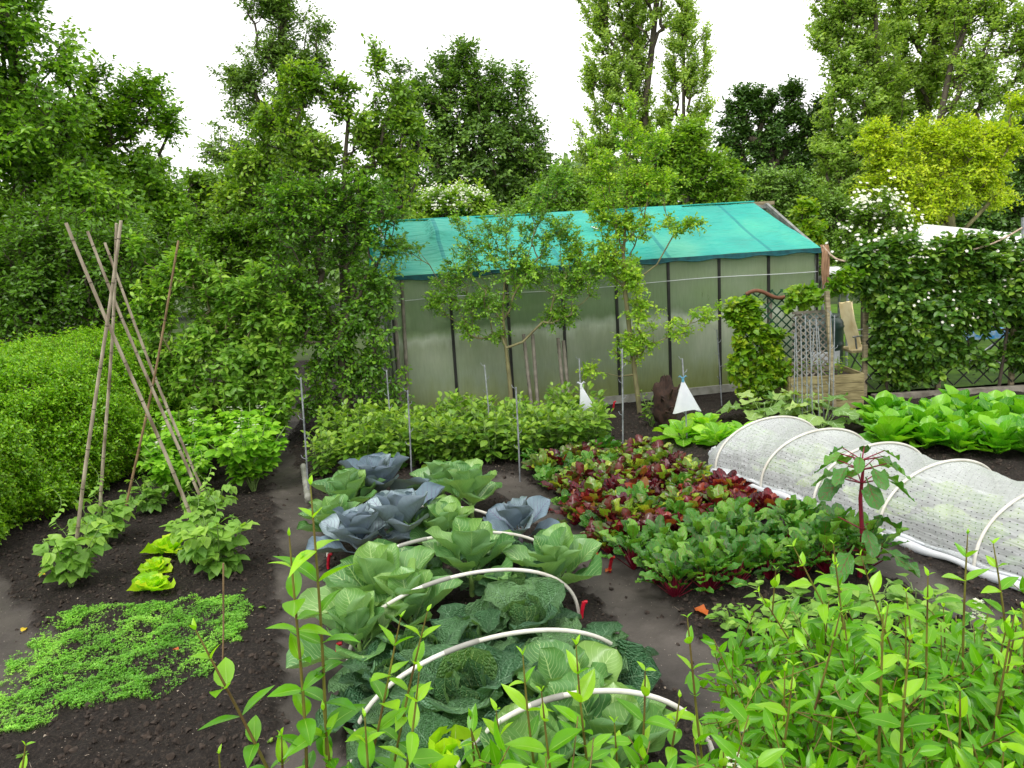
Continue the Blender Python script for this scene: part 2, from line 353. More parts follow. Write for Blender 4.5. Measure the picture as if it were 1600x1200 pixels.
# ------------------------------------------------------------------ noise and ground
def vnoise(x, y, seed=0):
    xi = np.floor(x).astype(np.int64); yi = np.floor(y).astype(np.int64); fx = x-xi; fy = y-yi
    fx = fx*fx*(3-2*fx); fy = fy*fy*(3-2*fy)
    def h(a, b):
        k = (a*374761393 + b*668265263 + seed*1442695041) & 0xffffffff
        k = ((k ^ (k >> 13))*1274126177) & 0xffffffff; k ^= k >> 16
        return (k & 0xffff)/65535.
    return (h(xi, yi)*(1-fx)+h(xi+1, yi)*fx)*(1-fy)+(h(xi, yi+1)*(1-fx)+h(xi+1, yi+1)*fx)*fy
def fbm(x, y, seed=0, o=4):
    s = 0; a = .5
    for k in range(o): s = s+a*vnoise(x*2**k, y*2**k, seed+k); a *= .5
    return s
PATHS = [([(-3.6, 13.0), (-3.05, 10.8), (-2.75, 8.9), (-2.2, 7.4), (-1.72, 5.9), (-1.42, 4.8), (-1.12, 3.9), (-.95, 3.0), (-.9, 1.8)], .17),
         ([(-.1, 7.0), (.2, 6.3), (.42, 5.3), (.62, 4.6), (.72, 3.9), (.95, 3.3), (1.1, 2.6)], .19),
         ([(1.55, 8.0), (1.5, 7.5), (1.8, 6.4), (2.15, 5.5), (2.35, 4.7), (2.5, 3.9)], .15),
         ([(-4.2, 5.6), (-3.3, 4.6), (-2.9, 4.2), (-2.7, 3.2)], .2)]
def pathmask(x, y):
    best = np.full(np.shape(x), -9.)
    for pl, wd in PATHS:
        for (x0, y0), (x1, y1) in zip(pl[:-1], pl[1:]):
            dx, dy = x1-x0, y1-y0; t = np.clip(((x-x0)*dx+(y-y0)*dy)/(dx*dx+dy*dy), 0, 1)
            best = np.maximum(best, wd-np.hypot(x-x0-t*dx, y-y0-t*dy))
    e = best + (fbm(x*5, y*5, 3, 3)-.45)*.2 + (fbm(x*19, y*19, 13, 3)-.45)*.14
    return np.clip(e/.05+.5, 0, 1)
def hsoil(x, y):
    x = np.asarray(x, float); y = np.asarray(y, float); m = pathmask(x, y)
    base = (fbm(x*.8, y*.8, 5, 3)-.45)*.07
    rough = (fbm(x*9, y*9, 11, 4)-.45)*.075 + np.maximum(fbm(x*22, y*22, 17, 2)-.42, 0)*.06
    smooth = (fbm(x*4, y*4, 19, 3)-.45)*.045 + np.maximum(fbm(x*13, y*13, 23, 3)-.5, 0)*.07
    return base + rough*(1-m) + smooth*m - .035*m
def hz(x, y): return float(hsoil(x, y))

def soilmat():
    m = bpy.data.materials.new('garden_soil'); t = nodes(m)
    at = N(t, 'ShaderNodeAttribute', attribute_name='rnd'); tc = N(t, 'ShaderNodeTexCoord')
    n1 = N(t, 'ShaderNodeTexNoise'); n1.inputs['Scale'].default_value = 60; n1.inputs['Detail'].default_value = 8; n1.inputs['Roughness'].default_value = .7
    n2 = N(t, 'ShaderNodeTexNoise'); n2.inputs['Scale'].default_value = 2.2; n2.inputs['Detail'].default_value = 5
    vo = N(t, 'ShaderNodeTexVoronoi'); vo.inputs['Scale'].default_value = 55
    for n in (n1, n2, vo): t.links.new(tc.outputs['Object'], n.inputs['Vector'])
    soil = ramp(t, n1.outputs[0], [(.3, lin(22, 18, 16)), (.52, lin(42, 36, 31)), (.75, lin(82, 72, 63))])
    path = ramp(t, n2.outputs[0], [(.3, lin(54, 50, 46)), (.7, lin(88, 82, 76))])
    path = MIXC(t, .5, path, MIXC(t, n1.outputs[0], (.3, .3, .3), (1.6, 1.6, 1.6)), 'MULTIPLY')
    c = MIXC(t, at.outputs['Fac'], soil, path)
    sp = MATH(t, 'LESS_THAN', vo.outputs['Distance'], .13); sp = MATH(t, 'MULTIPLY', sp, MATH(t, 'GREATER_THAN', MATH(t, 'FRACT', MATH(t, 'MULTIPLY', vo.outputs['Color'], 7.3)), .86))
    c = MIXC(t, MATH(t, 'MULTIPLY', sp, .75), c, lin(176, 164, 150))
    p = N(t, 'ShaderNodeBsdfPrincipled'); t.links.new(c, p.inputs['Base Color'])
    t.links.new(MATH(t, 'SUBTRACT', .92, MATH(t, 'MULTIPLY', at.outputs['Fac'], .25)), p.inputs['Roughness']); p.inputs['Specular IOR Level'].default_value = .3
    b = N(t, 'ShaderNodeBump'); b.inputs['Distance'].default_value = .025
    t.links.new(MATH(t, 'SUBTRACT', 1.0, MATH(t, 'MULTIPLY', at.outputs['Fac'], .75)), b.inputs['Strength'])
    t.links.new(n1.outputs[0], b.inputs['Height']); t.links.new(b.outputs[0], p.inputs['Normal'])
    o = N(t, 'ShaderNodeOutputMaterial'); t.links.new(p.outputs[0], o.inputs[0]); return m
M['soil'] = soilmat()
M['lawn'] = mat('lawn_grass', lin(84, 120, 24), .8, lin(56, 88, 20), 5, bump=.5)
M['field'] = mat('rough_grass', lin(66, 84, 36), .9, lin(44, 58, 26), .6, bump=.5)
def sheet(name, x0, x1, y0, y1, nx, ny, zf, m, rf=None, kind='structure'):
    X, Y = np.meshgrid(np.linspace(x0, x1, nx), np.linspace(y0, y1, ny)); Z = zf(X, Y)
    i, j = np.meshgrid(np.arange(ny-1), np.arange(nx-1), indexing='ij'); a = i*nx+j
    b = MB(); b.add(np.stack([X, Y, Z], -1), np.stack([a, a+1, a+nx+1, a+nx], -1).reshape(-1, 4), None, 0. if rf is None else rf(X, Y).ravel())
    o = b.build(name, m); o['kind'] = kind; return o
sheet('ground', -300, 300, -120, 480, 40, 40, lambda x, y: -.12+0*x, M['field'])
sheet('soil', -5.6, 6.6, .2, 11.2, 520, 470, hsoil, M['soil'], pathmask)
sheet('soil', -9, 9, -3, .22, 60, 20, lambda x, y: -.02+0*x, M['soil'])
sheet('soil', -9, -5.55, .2, 16, 60, 80, lambda x, y: -.03+0*x, M['soil'])
sheet('soil', -5.6, 9, 11.15, 16, 80, 60, lambda x, y: -.03+0*x, M['soil'])
sheet('lawn', 3.4, 20, 9.55, 20, 120, 80, lambda x, y: .03+.03*fbm(x*2, y*2, 2), M['lawn'])
# crumbs and clods of soil
def lumps(n, xr, yr, rs, seed):
    g = np.random.default_rng(seed); b = MB()
    ico = np.array([(0, 0, 1), (.9, 0, .35), (.28, .85, .35), (-.72, .52, .35), (-.72, -.52, .35), (.28, -.85, .35), (.72, .52, -.4), (-.28, .85, -.4), (-.9, 0, -.4), (-.28, -.85, -.4), (.72, -.52, -.4), (0, 0, -1)])
    fc = np.array([(0, 1, 2), (0, 2, 3), (0, 3, 4), (0, 4, 5), (0, 5, 1), (1, 6, 2), (2, 7, 3), (3, 8, 4), (4, 9, 5), (5, 10, 1), (1, 10, 6), (2, 6, 7), (3, 7, 8), (4, 8, 9), (5, 9, 10), (11, 6, 10), (11, 7, 6), (11, 8, 7), (11, 9, 8), (11, 10, 9)])
    x = g.uniform(*xr, n); y = yr[0]+(yr[1]-yr[0])*g.uniform(0, 1, n)**1.4; m = pathmask(x, y); k = (m < .5) | (g.uniform(0, 1, n) < .05); x = x[k]; y = y[k]
    r = rs[0]+(rs[1]-rs[0])*g.uniform(0, 1, len(x))**4
    V = ico[None]*g.uniform(.45, 1.35, (len(x), 12, 1))*r[:, None, None]*g.uniform(.7, 1.2, (len(x), 1, 3))
    V = V + np.stack([x, y, hsoil(x, y)+r*.3], 1)[:, None]
    b.add(V.reshape(-1, 3), (fc[None]+(np.arange(len(x))*12)[:, None, None]).reshape(-1, 3), None, 0., 0, False); return b
M['clod'] = mat('soil_clod', lin(64, 54, 46), .95, lin(30, 25, 21), 40, bump=.6)
tag(lumps(42000, (-4.8, 4.2), (2.5, 9.4), (.003, .022), 1).build('soil_crumbs', M['clod']), 'dark crumbs and clods of dug soil on the beds', 'soil', kind='stuff')
M['chip'] = mat('pale_chip', lin(170, 156, 138), .8, lin(120, 104, 88), 10)
tag(lumps(2200, (-4.5, 3.8), (2.6, 8.5), (.0015, .008), 2).build('soil_chips', M['chip']), 'pale stone and root chips lying in the dark soil', 'chips', kind='stuff')
g = np.random.default_rng(12); b = MB(); n = 700; x = g.uniform(-4.6, 3.8, n); y = 2.5+6.5*g.uniform(0, 1, n)**1.4; k = pathmask(x, y) < .6; x, y = x[k], y[k]; n = len(x); z = hsoil(x, y)
A_ = np.stack([x, y, z+.006], 1); dd = nrm(np.stack([g.normal(0, 1, n), g.normal(0, 1, n), g.normal(0, .15, n)], 1)); b.segs(A_, A_+dd*g.uniform(.01, .05, n)[:, None], .0012, .0008, 3); tag(b.build('straw_bits', M['chip']), 'pale bits of straw and dead stalk lying on the soil', 'straw', kind='stuff')
b = MB(); n = 420; x = g.uniform(-4.6, 3.8, n); y = 2.6+6.2*g.uniform(0, 1, n)**1.3; x = x+.12*np.round(g.normal(0, 1, n)); k = (pathmask(x, y) < .95) & (fbm(x*1.7, y*1.7, 71, 3) > .46); x, y = x[k], y[k]; n = len(x); A_ = np.stack([x, y, hsoil(x, y)+.004], 1); a = g.uniform(0, 6.3, n)
for kk in range(6): b.leaves(OVL, A_, np.stack([np.cos(a+kk*1.05), np.sin(a+kk*1.05), g.uniform(.1, .9, n)], 1), nrm(g.normal(0, .2, (n, 3))+np.array([0, 0, 1.])), g.uniform(.012, .035, n), g.uniform(0, 1, n))
tag(b.build('weeds', M['broad']), 'tiny scattered weeds sprouting on the bare soil', 'weeds', kind='stuff')
# ================================================================== THE GREENHOUSE
def panemat():
    m = bpy.data.materials.new('grimy_glazing'); t = nodes(m); tc = N(t, 'ShaderNodeTexCoord')
    mp = N(t, 'ShaderNodeMapping'); mp.inputs['Scale'].default_value = (2.2, 2.2, .8); t.links.new(tc.outputs['Object'], mp.inputs[0])
    n1 = N(t, 'ShaderNodeTexNoise'); n1.inputs['Scale'].default_value = 3; n1.inputs['Detail'].default_value = 6; t.links.new(mp.outputs[0], n1.inputs['Vector'])
    n2 = N(t, 'ShaderNodeTexNoise'); n2.inputs['Scale'].default_value = 1.6; n2.inputs['Detail'].default_value = 4; t.links.new(tc.outputs['Object'], n2.inputs['Vector'])
    sp = N(t, 'ShaderNodeSeparateXYZ'); t.links.new(tc.outputs['Object'], sp.inputs[0])
    zz = MATH(t, 'ADD', sp.outputs[2], MATH(t, 'MULTIPLY', MATH(t, 'SUBTRACT', n1.outputs[0], .5), .5))
    low = MATH(t, 'SUBTRACT', 1.0, MATH(t, 'MULTIPLY', zz, 1.5)); low.node.use_clamp = True
    hi = MATH(t, 'MULTIPLY', MATH(t, 'SUBTRACT', MATH(t, 'ADD', sp.outputs[2], MATH(t, 'MULTIPLY', n2.outputs[0], .35)), 1.18), 8.); hi.node.use_clamp = True
    zc = MATH(t, 'MULTIPLY', MATH(t, 'ADD', sp.outputs[2], MATH(t, 'MULTIPLY', MATH(t, 'SUBTRACT', n1.outputs[0], .5), .45)), .55)
    c = ramp(t, zc, [(.0, lin(146, 154, 90)), (.12, lin(170, 178, 134)), (.3, lin(184, 194, 176)), (.5, lin(204, 210, 194)), (.57, lin(232, 236, 226)), (.63, lin(190, 204, 178)), (.95, lin(212, 220, 200))])
    c = MIXC(t, .4, c, ramp(t, n2.outputs[0], [(.3, lin(150, 160, 116)), (.7, lin(216, 220, 206))]), 'OVERLAY')
    scr = N(t, 'ShaderNodeTexNoise'); scr.inputs['Scale'].default_value = 24; m2 = N(t, 'ShaderNodeMapping'); m2.inputs['Scale'].default_value = (2, 2, .25); t.links.new(tc.outputs['Object'], m2.inputs[0]); t.links.new(m2.outputs[0], scr.inputs['Vector'])
    c = MIXC(t, .4, c, MIXC(t, scr.outputs[0], (.6, .6, .6), (1.3, 1.3, 1.3)), 'MULTIPLY')
    p = N(t, 'ShaderNodeBsdfPrincipled'); t.links.new(c, p.inputs['Base Color']); p.inputs['Roughness'].default_value = .25
    tr = N(t, 'ShaderNodeBsdfTranslucent'); t.links.new(c, tr.inputs[0]); tp = N(t, 'ShaderNodeBsdfTransparent'); tp.inputs[0].default_value = (.8, .86, .76, 1)
    a = N(t, 'ShaderNodeMixShader'); a.inputs[0].default_value = .45; t.links.new(p.outputs[0], a.inputs[1]); t.links.new(tr.outputs[0], a.inputs[2])
    b = N(t, 'ShaderNodeMixShader'); t.links.new(MATH(t, 'ADD', .2, MATH(t, 'MULTIPLY', hi, .42)), b.inputs[0])
    t.links.new(a.outputs[0], b.inputs[1]); t.links.new(tp.outputs[0], b.inputs[2])
    o = N(t, 'ShaderNodeOutputMaterial'); t.links.new(b.outputs[0], o.inputs[0]); return m
def netmat():
    m = bpy.data.materials.new('teal_shade_net'); t = nodes(m); tc = N(t, 'ShaderNodeTexCoord')
    n = N(t, 'ShaderNodeTexNoise'); n.inputs['Scale'].default_value = 1.3; n.inputs['Detail'].default_value = 6; t.links.new(tc.outputs['Object'], n.inputs['Vector'])
    uv = N(t, 'ShaderNodeUVMap'); sp = N(t, 'ShaderNodeSeparateXYZ'); t.links.new(uv.outputs[0], sp.inputs[0])
    at = N(t, 'ShaderNodeAttribute', attribute_name='rnd')
    c = ramp(t, n.outputs[0], [(.3, lin(0, 150, 144)), (.5, lin(10, 178, 166)), (.72, lin(66, 196, 168))])
    c = MIXC(t, MATH(t, 'MULTIPLY', at.outputs['Fac'], .5), c, lin(124, 190, 150))
    # selvedges of the overlapping net widths
    pn = MATH(t, 'FRACT', MATH(t, 'MULTIPLY', MATH(t, 'SINE', MATH(t, 'MULTIPLY', MATH(t, 'FLOOR', MATH(t, 'MULTIPLY', sp.outputs[0], 8.0)), 12.99)), 437.5))
    c = MIXC(t, MATH(t, 'MULTIPLY', pn, .3), c, lin(110, 206, 180))
    fr = MATH(t, 'FRACT', MATH(t, 'MULTIPLY', sp.outputs[0], 4.0)); ln = MATH(t, 'LESS_THAN', MATH(t, 'ABSOLUTE', MATH(t, 'SUBTRACT', fr, .5)), .018)
    c = MIXC(t, MATH(t, 'MULTIPLY', ln, .6), c, lin(0, 128, 136))
    p = N(t, 'ShaderNodeBsdfPrincipled'); t.links.new(c, p.inputs['Base Color']); p.inputs['Roughness'].default_value = .6
    mw = N(t, 'ShaderNodeMapping'); mw.inputs['Scale'].default_value = (1.2, 5, 5); mw.inputs['Rotation'].default_value = (0, 0, .5); t.links.new(tc.outputs['Object'], mw.inputs[0])
    nw = N(t, 'ShaderNodeTexNoise'); nw.inputs['Scale'].default_value = 2.5; nw.inputs['Detail'].default_value = 5; t.links.new(mw.outputs[0], nw.inputs['Vector'])
    bw_ = N(t, 'ShaderNodeBump'); bw_.inputs['Strength'].default_value = 1.; bw_.inputs['Distance'].default_value = .09; t.links.new(nw.outputs[0], bw_.inputs['Height']); t.links.new(bw_.outputs[0], p.inputs['Normal'])
    tr = N(t, 'ShaderNodeBsdfTranslucent'); t.links.new(c, tr.inputs[0]); tp = N(t, 'ShaderNodeBsdfTransparent')
    a = N(t, 'ShaderNodeMixShader'); a.inputs[0].default_value = .2; t.links.new(p.outputs[0], a.inputs[1]); t.links.new(tr.outputs[0], a.inputs[2])
    b = N(t, 'ShaderNodeMixShader'); b.inputs[0].default_value = .1; t.links.new(a.outputs[0], b.inputs[1]); t.links.new(tp.outputs[0], b.inputs[2])
    o = N(t, 'ShaderNodeOutputMaterial'); t.links.new(b.outputs[0], o.inputs[0]); return m
M['pane'] = panemat(); M['net'] = netmat()
A0 = np.array([-1.36, 9.42, 0]); B0 = np.array([4.10, 10.57, 0]); GL = np.linalg.norm(B0-A0); gx = (B0-A0)/GL; gy = np.array([-gx[1], gx[0], 0]); gz = np.array([0, 0, 1.])
GR = np.stack([gx, gy, gz], 1)
EAVE, RIDGE, DEP = 1.79, 2.44, 2.5
gh = empty('greenhouse', A0, 'long greenhouse with grimy glass walls and teal netting over its roof, behind the bean patch', 'greenhouse', rz=math.atan2(gx[1], gx[0]))
NB = 8; bw = GL/NB
def gpart(b, n, m): return b.build(n, m, gh)
for k in range(NB):                           # coordinates are local to the greenhouse from here on
    b = MB(); b.box(((k+.5)*bw, .0, .06+(EAVE-.1)/2), (bw-.036, .006, EAVE-.12), 0)
    gpart(b, 'pane', M['pane'])
for k in range(NB+1):
    b = MB(); b.box((k*bw, -.004, EAVE/2+.02), (.032, .035, EAVE-.05), 0); gpart(b, 'post', M['black'])
b = MB(); b.box((GL/2, -.01, .05), (GL+.06, .07, .1)); gpart(b, 'sill', M['panelgrey'])
b = MB(); b.box((GL/2, -.022, EAVE-.025), (GL+.05, .05, .04)); gpart(b, 'eave_bar', M['alu'])
b = MB(); b.tube([(x, -.03, 1.50+.012*math.sin(x*2)) for x in np.linspace(0, GL, 30)], .0045, 5); gpart(b, 'string', M['whitepl'])
b = MB()
for k in range(NB): b.box(((k+.5)*bw, DEP, .06+(EAVE-.1)/2), (bw-.036, .006, EAVE-.12), 0)
gpart(b, 'rear_glazing', M['pane'])
b = MB()
for k in range(NB+1): b.box((k*bw, DEP, EAVE/2), (.032, .035, EAVE))
b.box((GL/2, DEP, EAVE), (GL, .05, .04)); b.box((GL/2, DEP, .9), (GL, .03, .03))
for k in range(NB+1):
    b.bar((k*bw, .02, EAVE-.06), (k*bw, DEP/2, RIDGE-.07), .03, .03); b.bar((k*bw, DEP-.02, EAVE-.06), (k*bw, DEP/2, RIDGE-.07), .03, .03)
b.bar((0, DEP/2, RIDGE-.05), (GL, DEP/2, RIDGE-.05), .05, .05)
gpart(b, 'rear_frame', M['alu'])
for xe, nm in ((-.0, 'gable'), (GL, 'gable')):
    b = MB()
    P = np.array([(xe, .02, .06), (xe, DEP-.02, .06), (xe, DEP-.02, EAVE-.05), (xe, DEP/2, RIDGE-.08), (xe, .02, EAVE-.05)])
    b.add(P[[0, 1, 2, 4]], [(0, 1, 2, 3)], None, 0, 0, False); b.add(P[[4, 2, 3]], [(0, 1, 2)], None, 0, 0, False)
    for y in (0, .85, 1.65, DEP): b.box((xe, y, (EAVE if y in (0, DEP) else EAVE+.35)/2), (.045, .04, EAVE if y in (0, DEP) else EAVE+.35), 1)
    b.bar((xe, 0, EAVE), (xe, DEP/2, RIDGE-.02), .045, .045, 1); b.bar((xe, DEP, EAVE), (xe, DEP/2, RIDGE-.02), .045, .045, 1); b.box((xe, DEP/2, .9), (.04, DEP, .03), 1)
    gpart(b, nm, [M['pane'], M['alu']])
# things dimly seen inside the glass: a bench and leafy tomato plants
b = MB(); b.box((GL/2, 1.9, .7), (GL-.4, .6, .04))
for x in np.linspace(.3, GL-.3, 6): b.box((x, 1.7, .35), (.05, .05, .7))
gpart(b, 'bench', M['wood'])
g = np.random.default_rng(5); n = 2600; b = MB(); cx = np.repeat(np.linspace(.4, GL-.3, 13), 200)
pp = np.stack([cx+g.normal(0, .16, n), .9+g.normal(0, .25, n), .1+g.uniform(0, 1, n)**.8*1.2], 1)
b.leaves(OVL, pp, nrm(g.normal(0, 1, (n, 3))), nrm(g.normal(0, .5, (n, 3))+(0, 0, 1)), g.uniform(.08, .14, n), g.uniform(0, 1, n)); gpart(b, 'indoor_foliage', M['broad'])
# net roof: front slope with vents pushing it up, sagging between the glazing bars
def netpatch(x0, x1, side):
    nx, ny = 150, 40; X, T = np.meshgrid(np.linspace(x0, x1, nx), np.linspace(0, 1, ny))
    ov = -.07; Y = ov+(DEP/2-ov)*T; Z = EAVE-.01+(RIDGE-EAVE)*T
    bay = np.abs(((X/bw) % 1)-.5)*2
    sag = -.03*np.sin(PI*T)*(1-bay**3)
    lift = np.zeros_like(X)
    for vx in (.95, 2.55, 3.9):              # opened roof vents lift the net
        u = (X-vx)/.36; v = (T-.78)/.2; lift = np.maximum(lift, np.where((np.abs(u) < 1) & (np.abs(v) < 1), .1*np.clip((1-np.abs(u))*6, 0, 1)*np.clip((1-np.abs(v))*4, 0, 1)*(1.2-T*.5), 0))
    wr = .012*(fbm(X*3, T*9, 31)-.5)+.012*np.sin((X*7+T*5))*np.sin(PI*T)
    hip = .10*np.clip((X-(GL-.9))/.9, 0, 1)**2
    Xh = X - .22*T*np.clip((X-(GL-1.5))/1.5, 0, 1)**2
    Z = Z+sag+(lift if side > 0 else 0)+wr+.018-hip*0
    if side < 0: Y = DEP-Y
    i, j = np.meshgrid(np.arange(ny-1), np.arange(nx-1), indexing='ij'); a = i*nx+j; q = np.stack([a, a+1, a+nx+1, a+nx], -1).reshape(-1, 4)
    worn = np.clip((fbm(X*1.1+9, T*2.5, 41)-.5)*5, 0, 1)*np.clip(1-np.abs(X-3.9)/1.1, 0, 1)+np.clip(1-np.abs(X-.5)/.7, 0, 1)*.8
    b = MB(); b.add(np.stack([Xh, Y, Z], -1), q, np.stack([X/GL, T], -1), worn.ravel()); return b
gpart(netpatch(-.12, GL+.02, 1), 'roof_net', M['net']); gpart(netpatch(-.12, GL+.02, -1), 'roof_net', M['net'])
b = MB(); X = np.linspace(-.12, GL+.02, 120); r0 = np.stack([X, np.full(120, -.075), EAVE+.005+.0*X], 1); r1 = r0+np.array([0, -.004, -.05])+np.stack([0*X, 0*X, .012*np.sin(X*11)], 1)
a = np.arange(119); b.add(np.concatenate([r0, r1]), np.stack([a, a+1, a+121, a+120], 1), np.stack([np.full(240, .3), np.full(240, .5)], 1)); b.tube(r1, .009, 6)
M['nethem'] = mat('dark_teal_hem', lin(8, 84, 88), .7, lin(4, 56, 62), 12); gpart(b, 'net_hem', M['nethem'])
b = MB(); b.tube([(-.12, DEP/2, RIDGE+.03), (GL/2, DEP/2, RIDGE+.02), (GL-.2, DEP/2, RIDGE+.03)], .012, 6); gpart(b, 'ridge_hem', M['net'])
b = MB(); b.box((GL-.1, DEP/2+.1, RIDGE+.0), (.5, .12, .05)); gpart(b, 'ridge_board', M['wood'])
# torn white strip on the net
tb = MB(); tp = [(2.62, .78), (2.72, .62), (2.80, .55), (2.83, .56), (2.74, .66), (2.66, .80)]
V = [(x, -.07+(DEP/2+.07)*t, EAVE+(RIDGE-EAVE)*t+.055) for x, t in tp]
tb.add(V, [(0, 1, 4, 5), (1, 2, 3, 4)]); gpart(tb, 'torn_strip', M['whitepl'])
# tan cloth hanging off the right corner
b = MB()
for k in range(9):
    x = GL+.03+.012*k; b.tube([(x, -.05+.01*math.sin(k*2), EAVE+.04), (x+.004, -.09+.01*math.sin(k), EAVE-.05), (x+.006*math.sin(k), -.08, EAVE-.25), (x+.01*math.cos(k), -.075, EAVE-.42-.06*(k % 3))], (.012, .013, .012, .008), 5)
gcl = b.build('hanging_cloth', M['ropeb'], None); gcl.matrix_world = Matrix.Translation(tuple(A0)) @ Matrix.Rotation(math.atan2(gx[1], gx[0]), 4, 'Z')
tag(gcl, 'bundle of tan cloth strips hanging from the right corner of the greenhouse', 'cloth')
def GW(x, y, z): return A0+gx*x+gy*y+gz*z
b = MB(); p0 = GW(GL+.05, -.06, EAVE+.03); p1 = D(1320, 408, 10.4); p2 = D(1345, 404, 10.3); p3 = D(1400, 392, 10.2)
tt = np.linspace(0, 1, 14)[:, None]; b.tube(np.concatenate([p0+(p1-p0)*tt+gz*(-.05*np.sin(PI*tt)), p2[None], p3[None]]), .014, 6)
tag(b.build('rope', M['rope']), 'pale rope strung from the greenhouse corner to the bramble hedge', 'rope')

# ================================================================== TREES
BARK = 'bark'
def blobpts(blobs, y, n, g, dsc=.8, shell=.55, pull=.42):
    C = []; Rr = []
    for bl in blobs:
        px, py, rx, ry = bl[:4]; dy = bl[4] if len(bl) > 4 else 0.
        c = D(px, py, y+dy); k = (y+dy)/F; C.append(c); Rr.append((rx*k, (rx+ry)/2*k*dsc, ry*k))
    C = np.array(C); Rr = np.array(Rr); vol = np.prod(Rr, 1)**.75; idx = g.choice(len(C), n, p=vol/vol.sum())
    d = nrm(g.normal(0, 1, (n, 3))); rad = shell+(1-shell)*g.uniform(0, 1, n); rad = np.where(g.uniform(0, 1, n) < .25, g.uniform(0, 1, n), rad)
    P = C[idx]+d*Rr[idx]*rad[:, None]; P = P[P[:, 2] > .15]
    K = max(len(P)//11, 3); Q = P[g.choice(len(P), K, replace=False)]; near = np.argmin(((P[:, None]-Q[None])**2).sum(2), 1)   # leaves gather into boughs with gaps between them
    return P+(Q[near]-P)*pull
def grow(P, trunk, tip, R0, g, wander=.12, upb=.25):
    """branch skeleton: joins every clump point to the nearest earlier one; radii follow the number of tips carried"""
    nodes_ = [np.array(p, float) for p in trunk]; par = [-1]+list(range(len(trunk)-1))
    base = nodes_[0]; dist = [0.]
    for i in range(1, len(nodes_)): dist.append(dist[-1]+np.linalg.norm(nodes_[i]-nodes_[i-1]))
    order = np.argsort(np.linalg.norm((P-base)*np.array([1, 1, .8]), axis=1)); NP = np.array(nodes_); ND = np.array(dist); ends = []
    for i in order:
        p = P[i]; dv = p-NP; L = np.linalg.norm(dv, axis=1); cost = L*(1+.9*(dv[:, 2] < -.15*L)+upb*(1-dv[:, 2]/np.maximum(L, .01)))+.22*ND
        j = int(np.argmin(cost)); l = L[j]
        if l > .5*tip*60:
            mid = (NP[j]+p)/2+g.normal(0, 1, 3)*l*wander+np.array([0, 0, -.06*l])
            NP = np.vstack([NP, mid]); ND = np.append(ND, ND[j]+l*.52); par.append(j); j = len(NP)-1
        NP = np.vstack([NP, p]); ND = np.append(ND, ND[j]+np.linalg.norm(p-NP[j])); par.append(j); ends.append(len(NP)-1)
    par = np.array(par); cnt = np.zeros(len(NP)); cnt[ends] = 1
    for i in np.argsort(-ND):
        if par[i] >= 0: cnt[par[i]] += cnt[i]
    cnt = np.maximum(cnt, 1); pw = math.log(max(R0/tip, 1.5))/math.log(max(cnt.max(), 3)); R = tip*cnt**pw
    return NP, par, R, np.array(ends)
def twigs(P, out, nt, tl, nl, ls, g, up=.3, T=DIA, spread=.8, narrow=1., bmin=.012, flat=.75):
    """short leafy twigs at every clump point -> (twig segments, leaf arrays)"""
    n = len(P); A = np.repeat(P, nt, 0); d = nrm(np.repeat(out, nt, 0)*.7+g.normal(0, spread, (n*nt, 3))+np.array([0, 0, up])); L = tl*g.uniform(.6, 1.3, n*nt)
    B = A+d*L[:, None]+np.array([0, 0, -.12])*L[:, None]**1
    t = (np.arange(nl)+.6)/nl; tt = np.tile(t, n*nt); a = np.repeat(A, nl, 0); bb = np.repeat(B, nl, 0); dd = np.repeat(d, nl, 0)
    pos = a+(bb-a)*tt[:, None]; side = nrm(np.cross(dd, (0, 0, 1.))+1e-6)*np.where(np.arange(len(tt)) % 2 == 0, 1, -1)[:, None]
    ld = nrm(dd*.6+side*.9+g.normal(0, .45, (len(tt), 3))+np.array([0, 0, -.15])); ln = nrm(np.array([0, 0, flat])+np.repeat(np.repeat(out, nt, 0), nl, 0)*.55+g.normal(0, .42, (len(tt), 3)))
    return A, B, pos+ld*ls*.1, ld, ln, ls*g.uniform(.7, 1.25, len(tt))
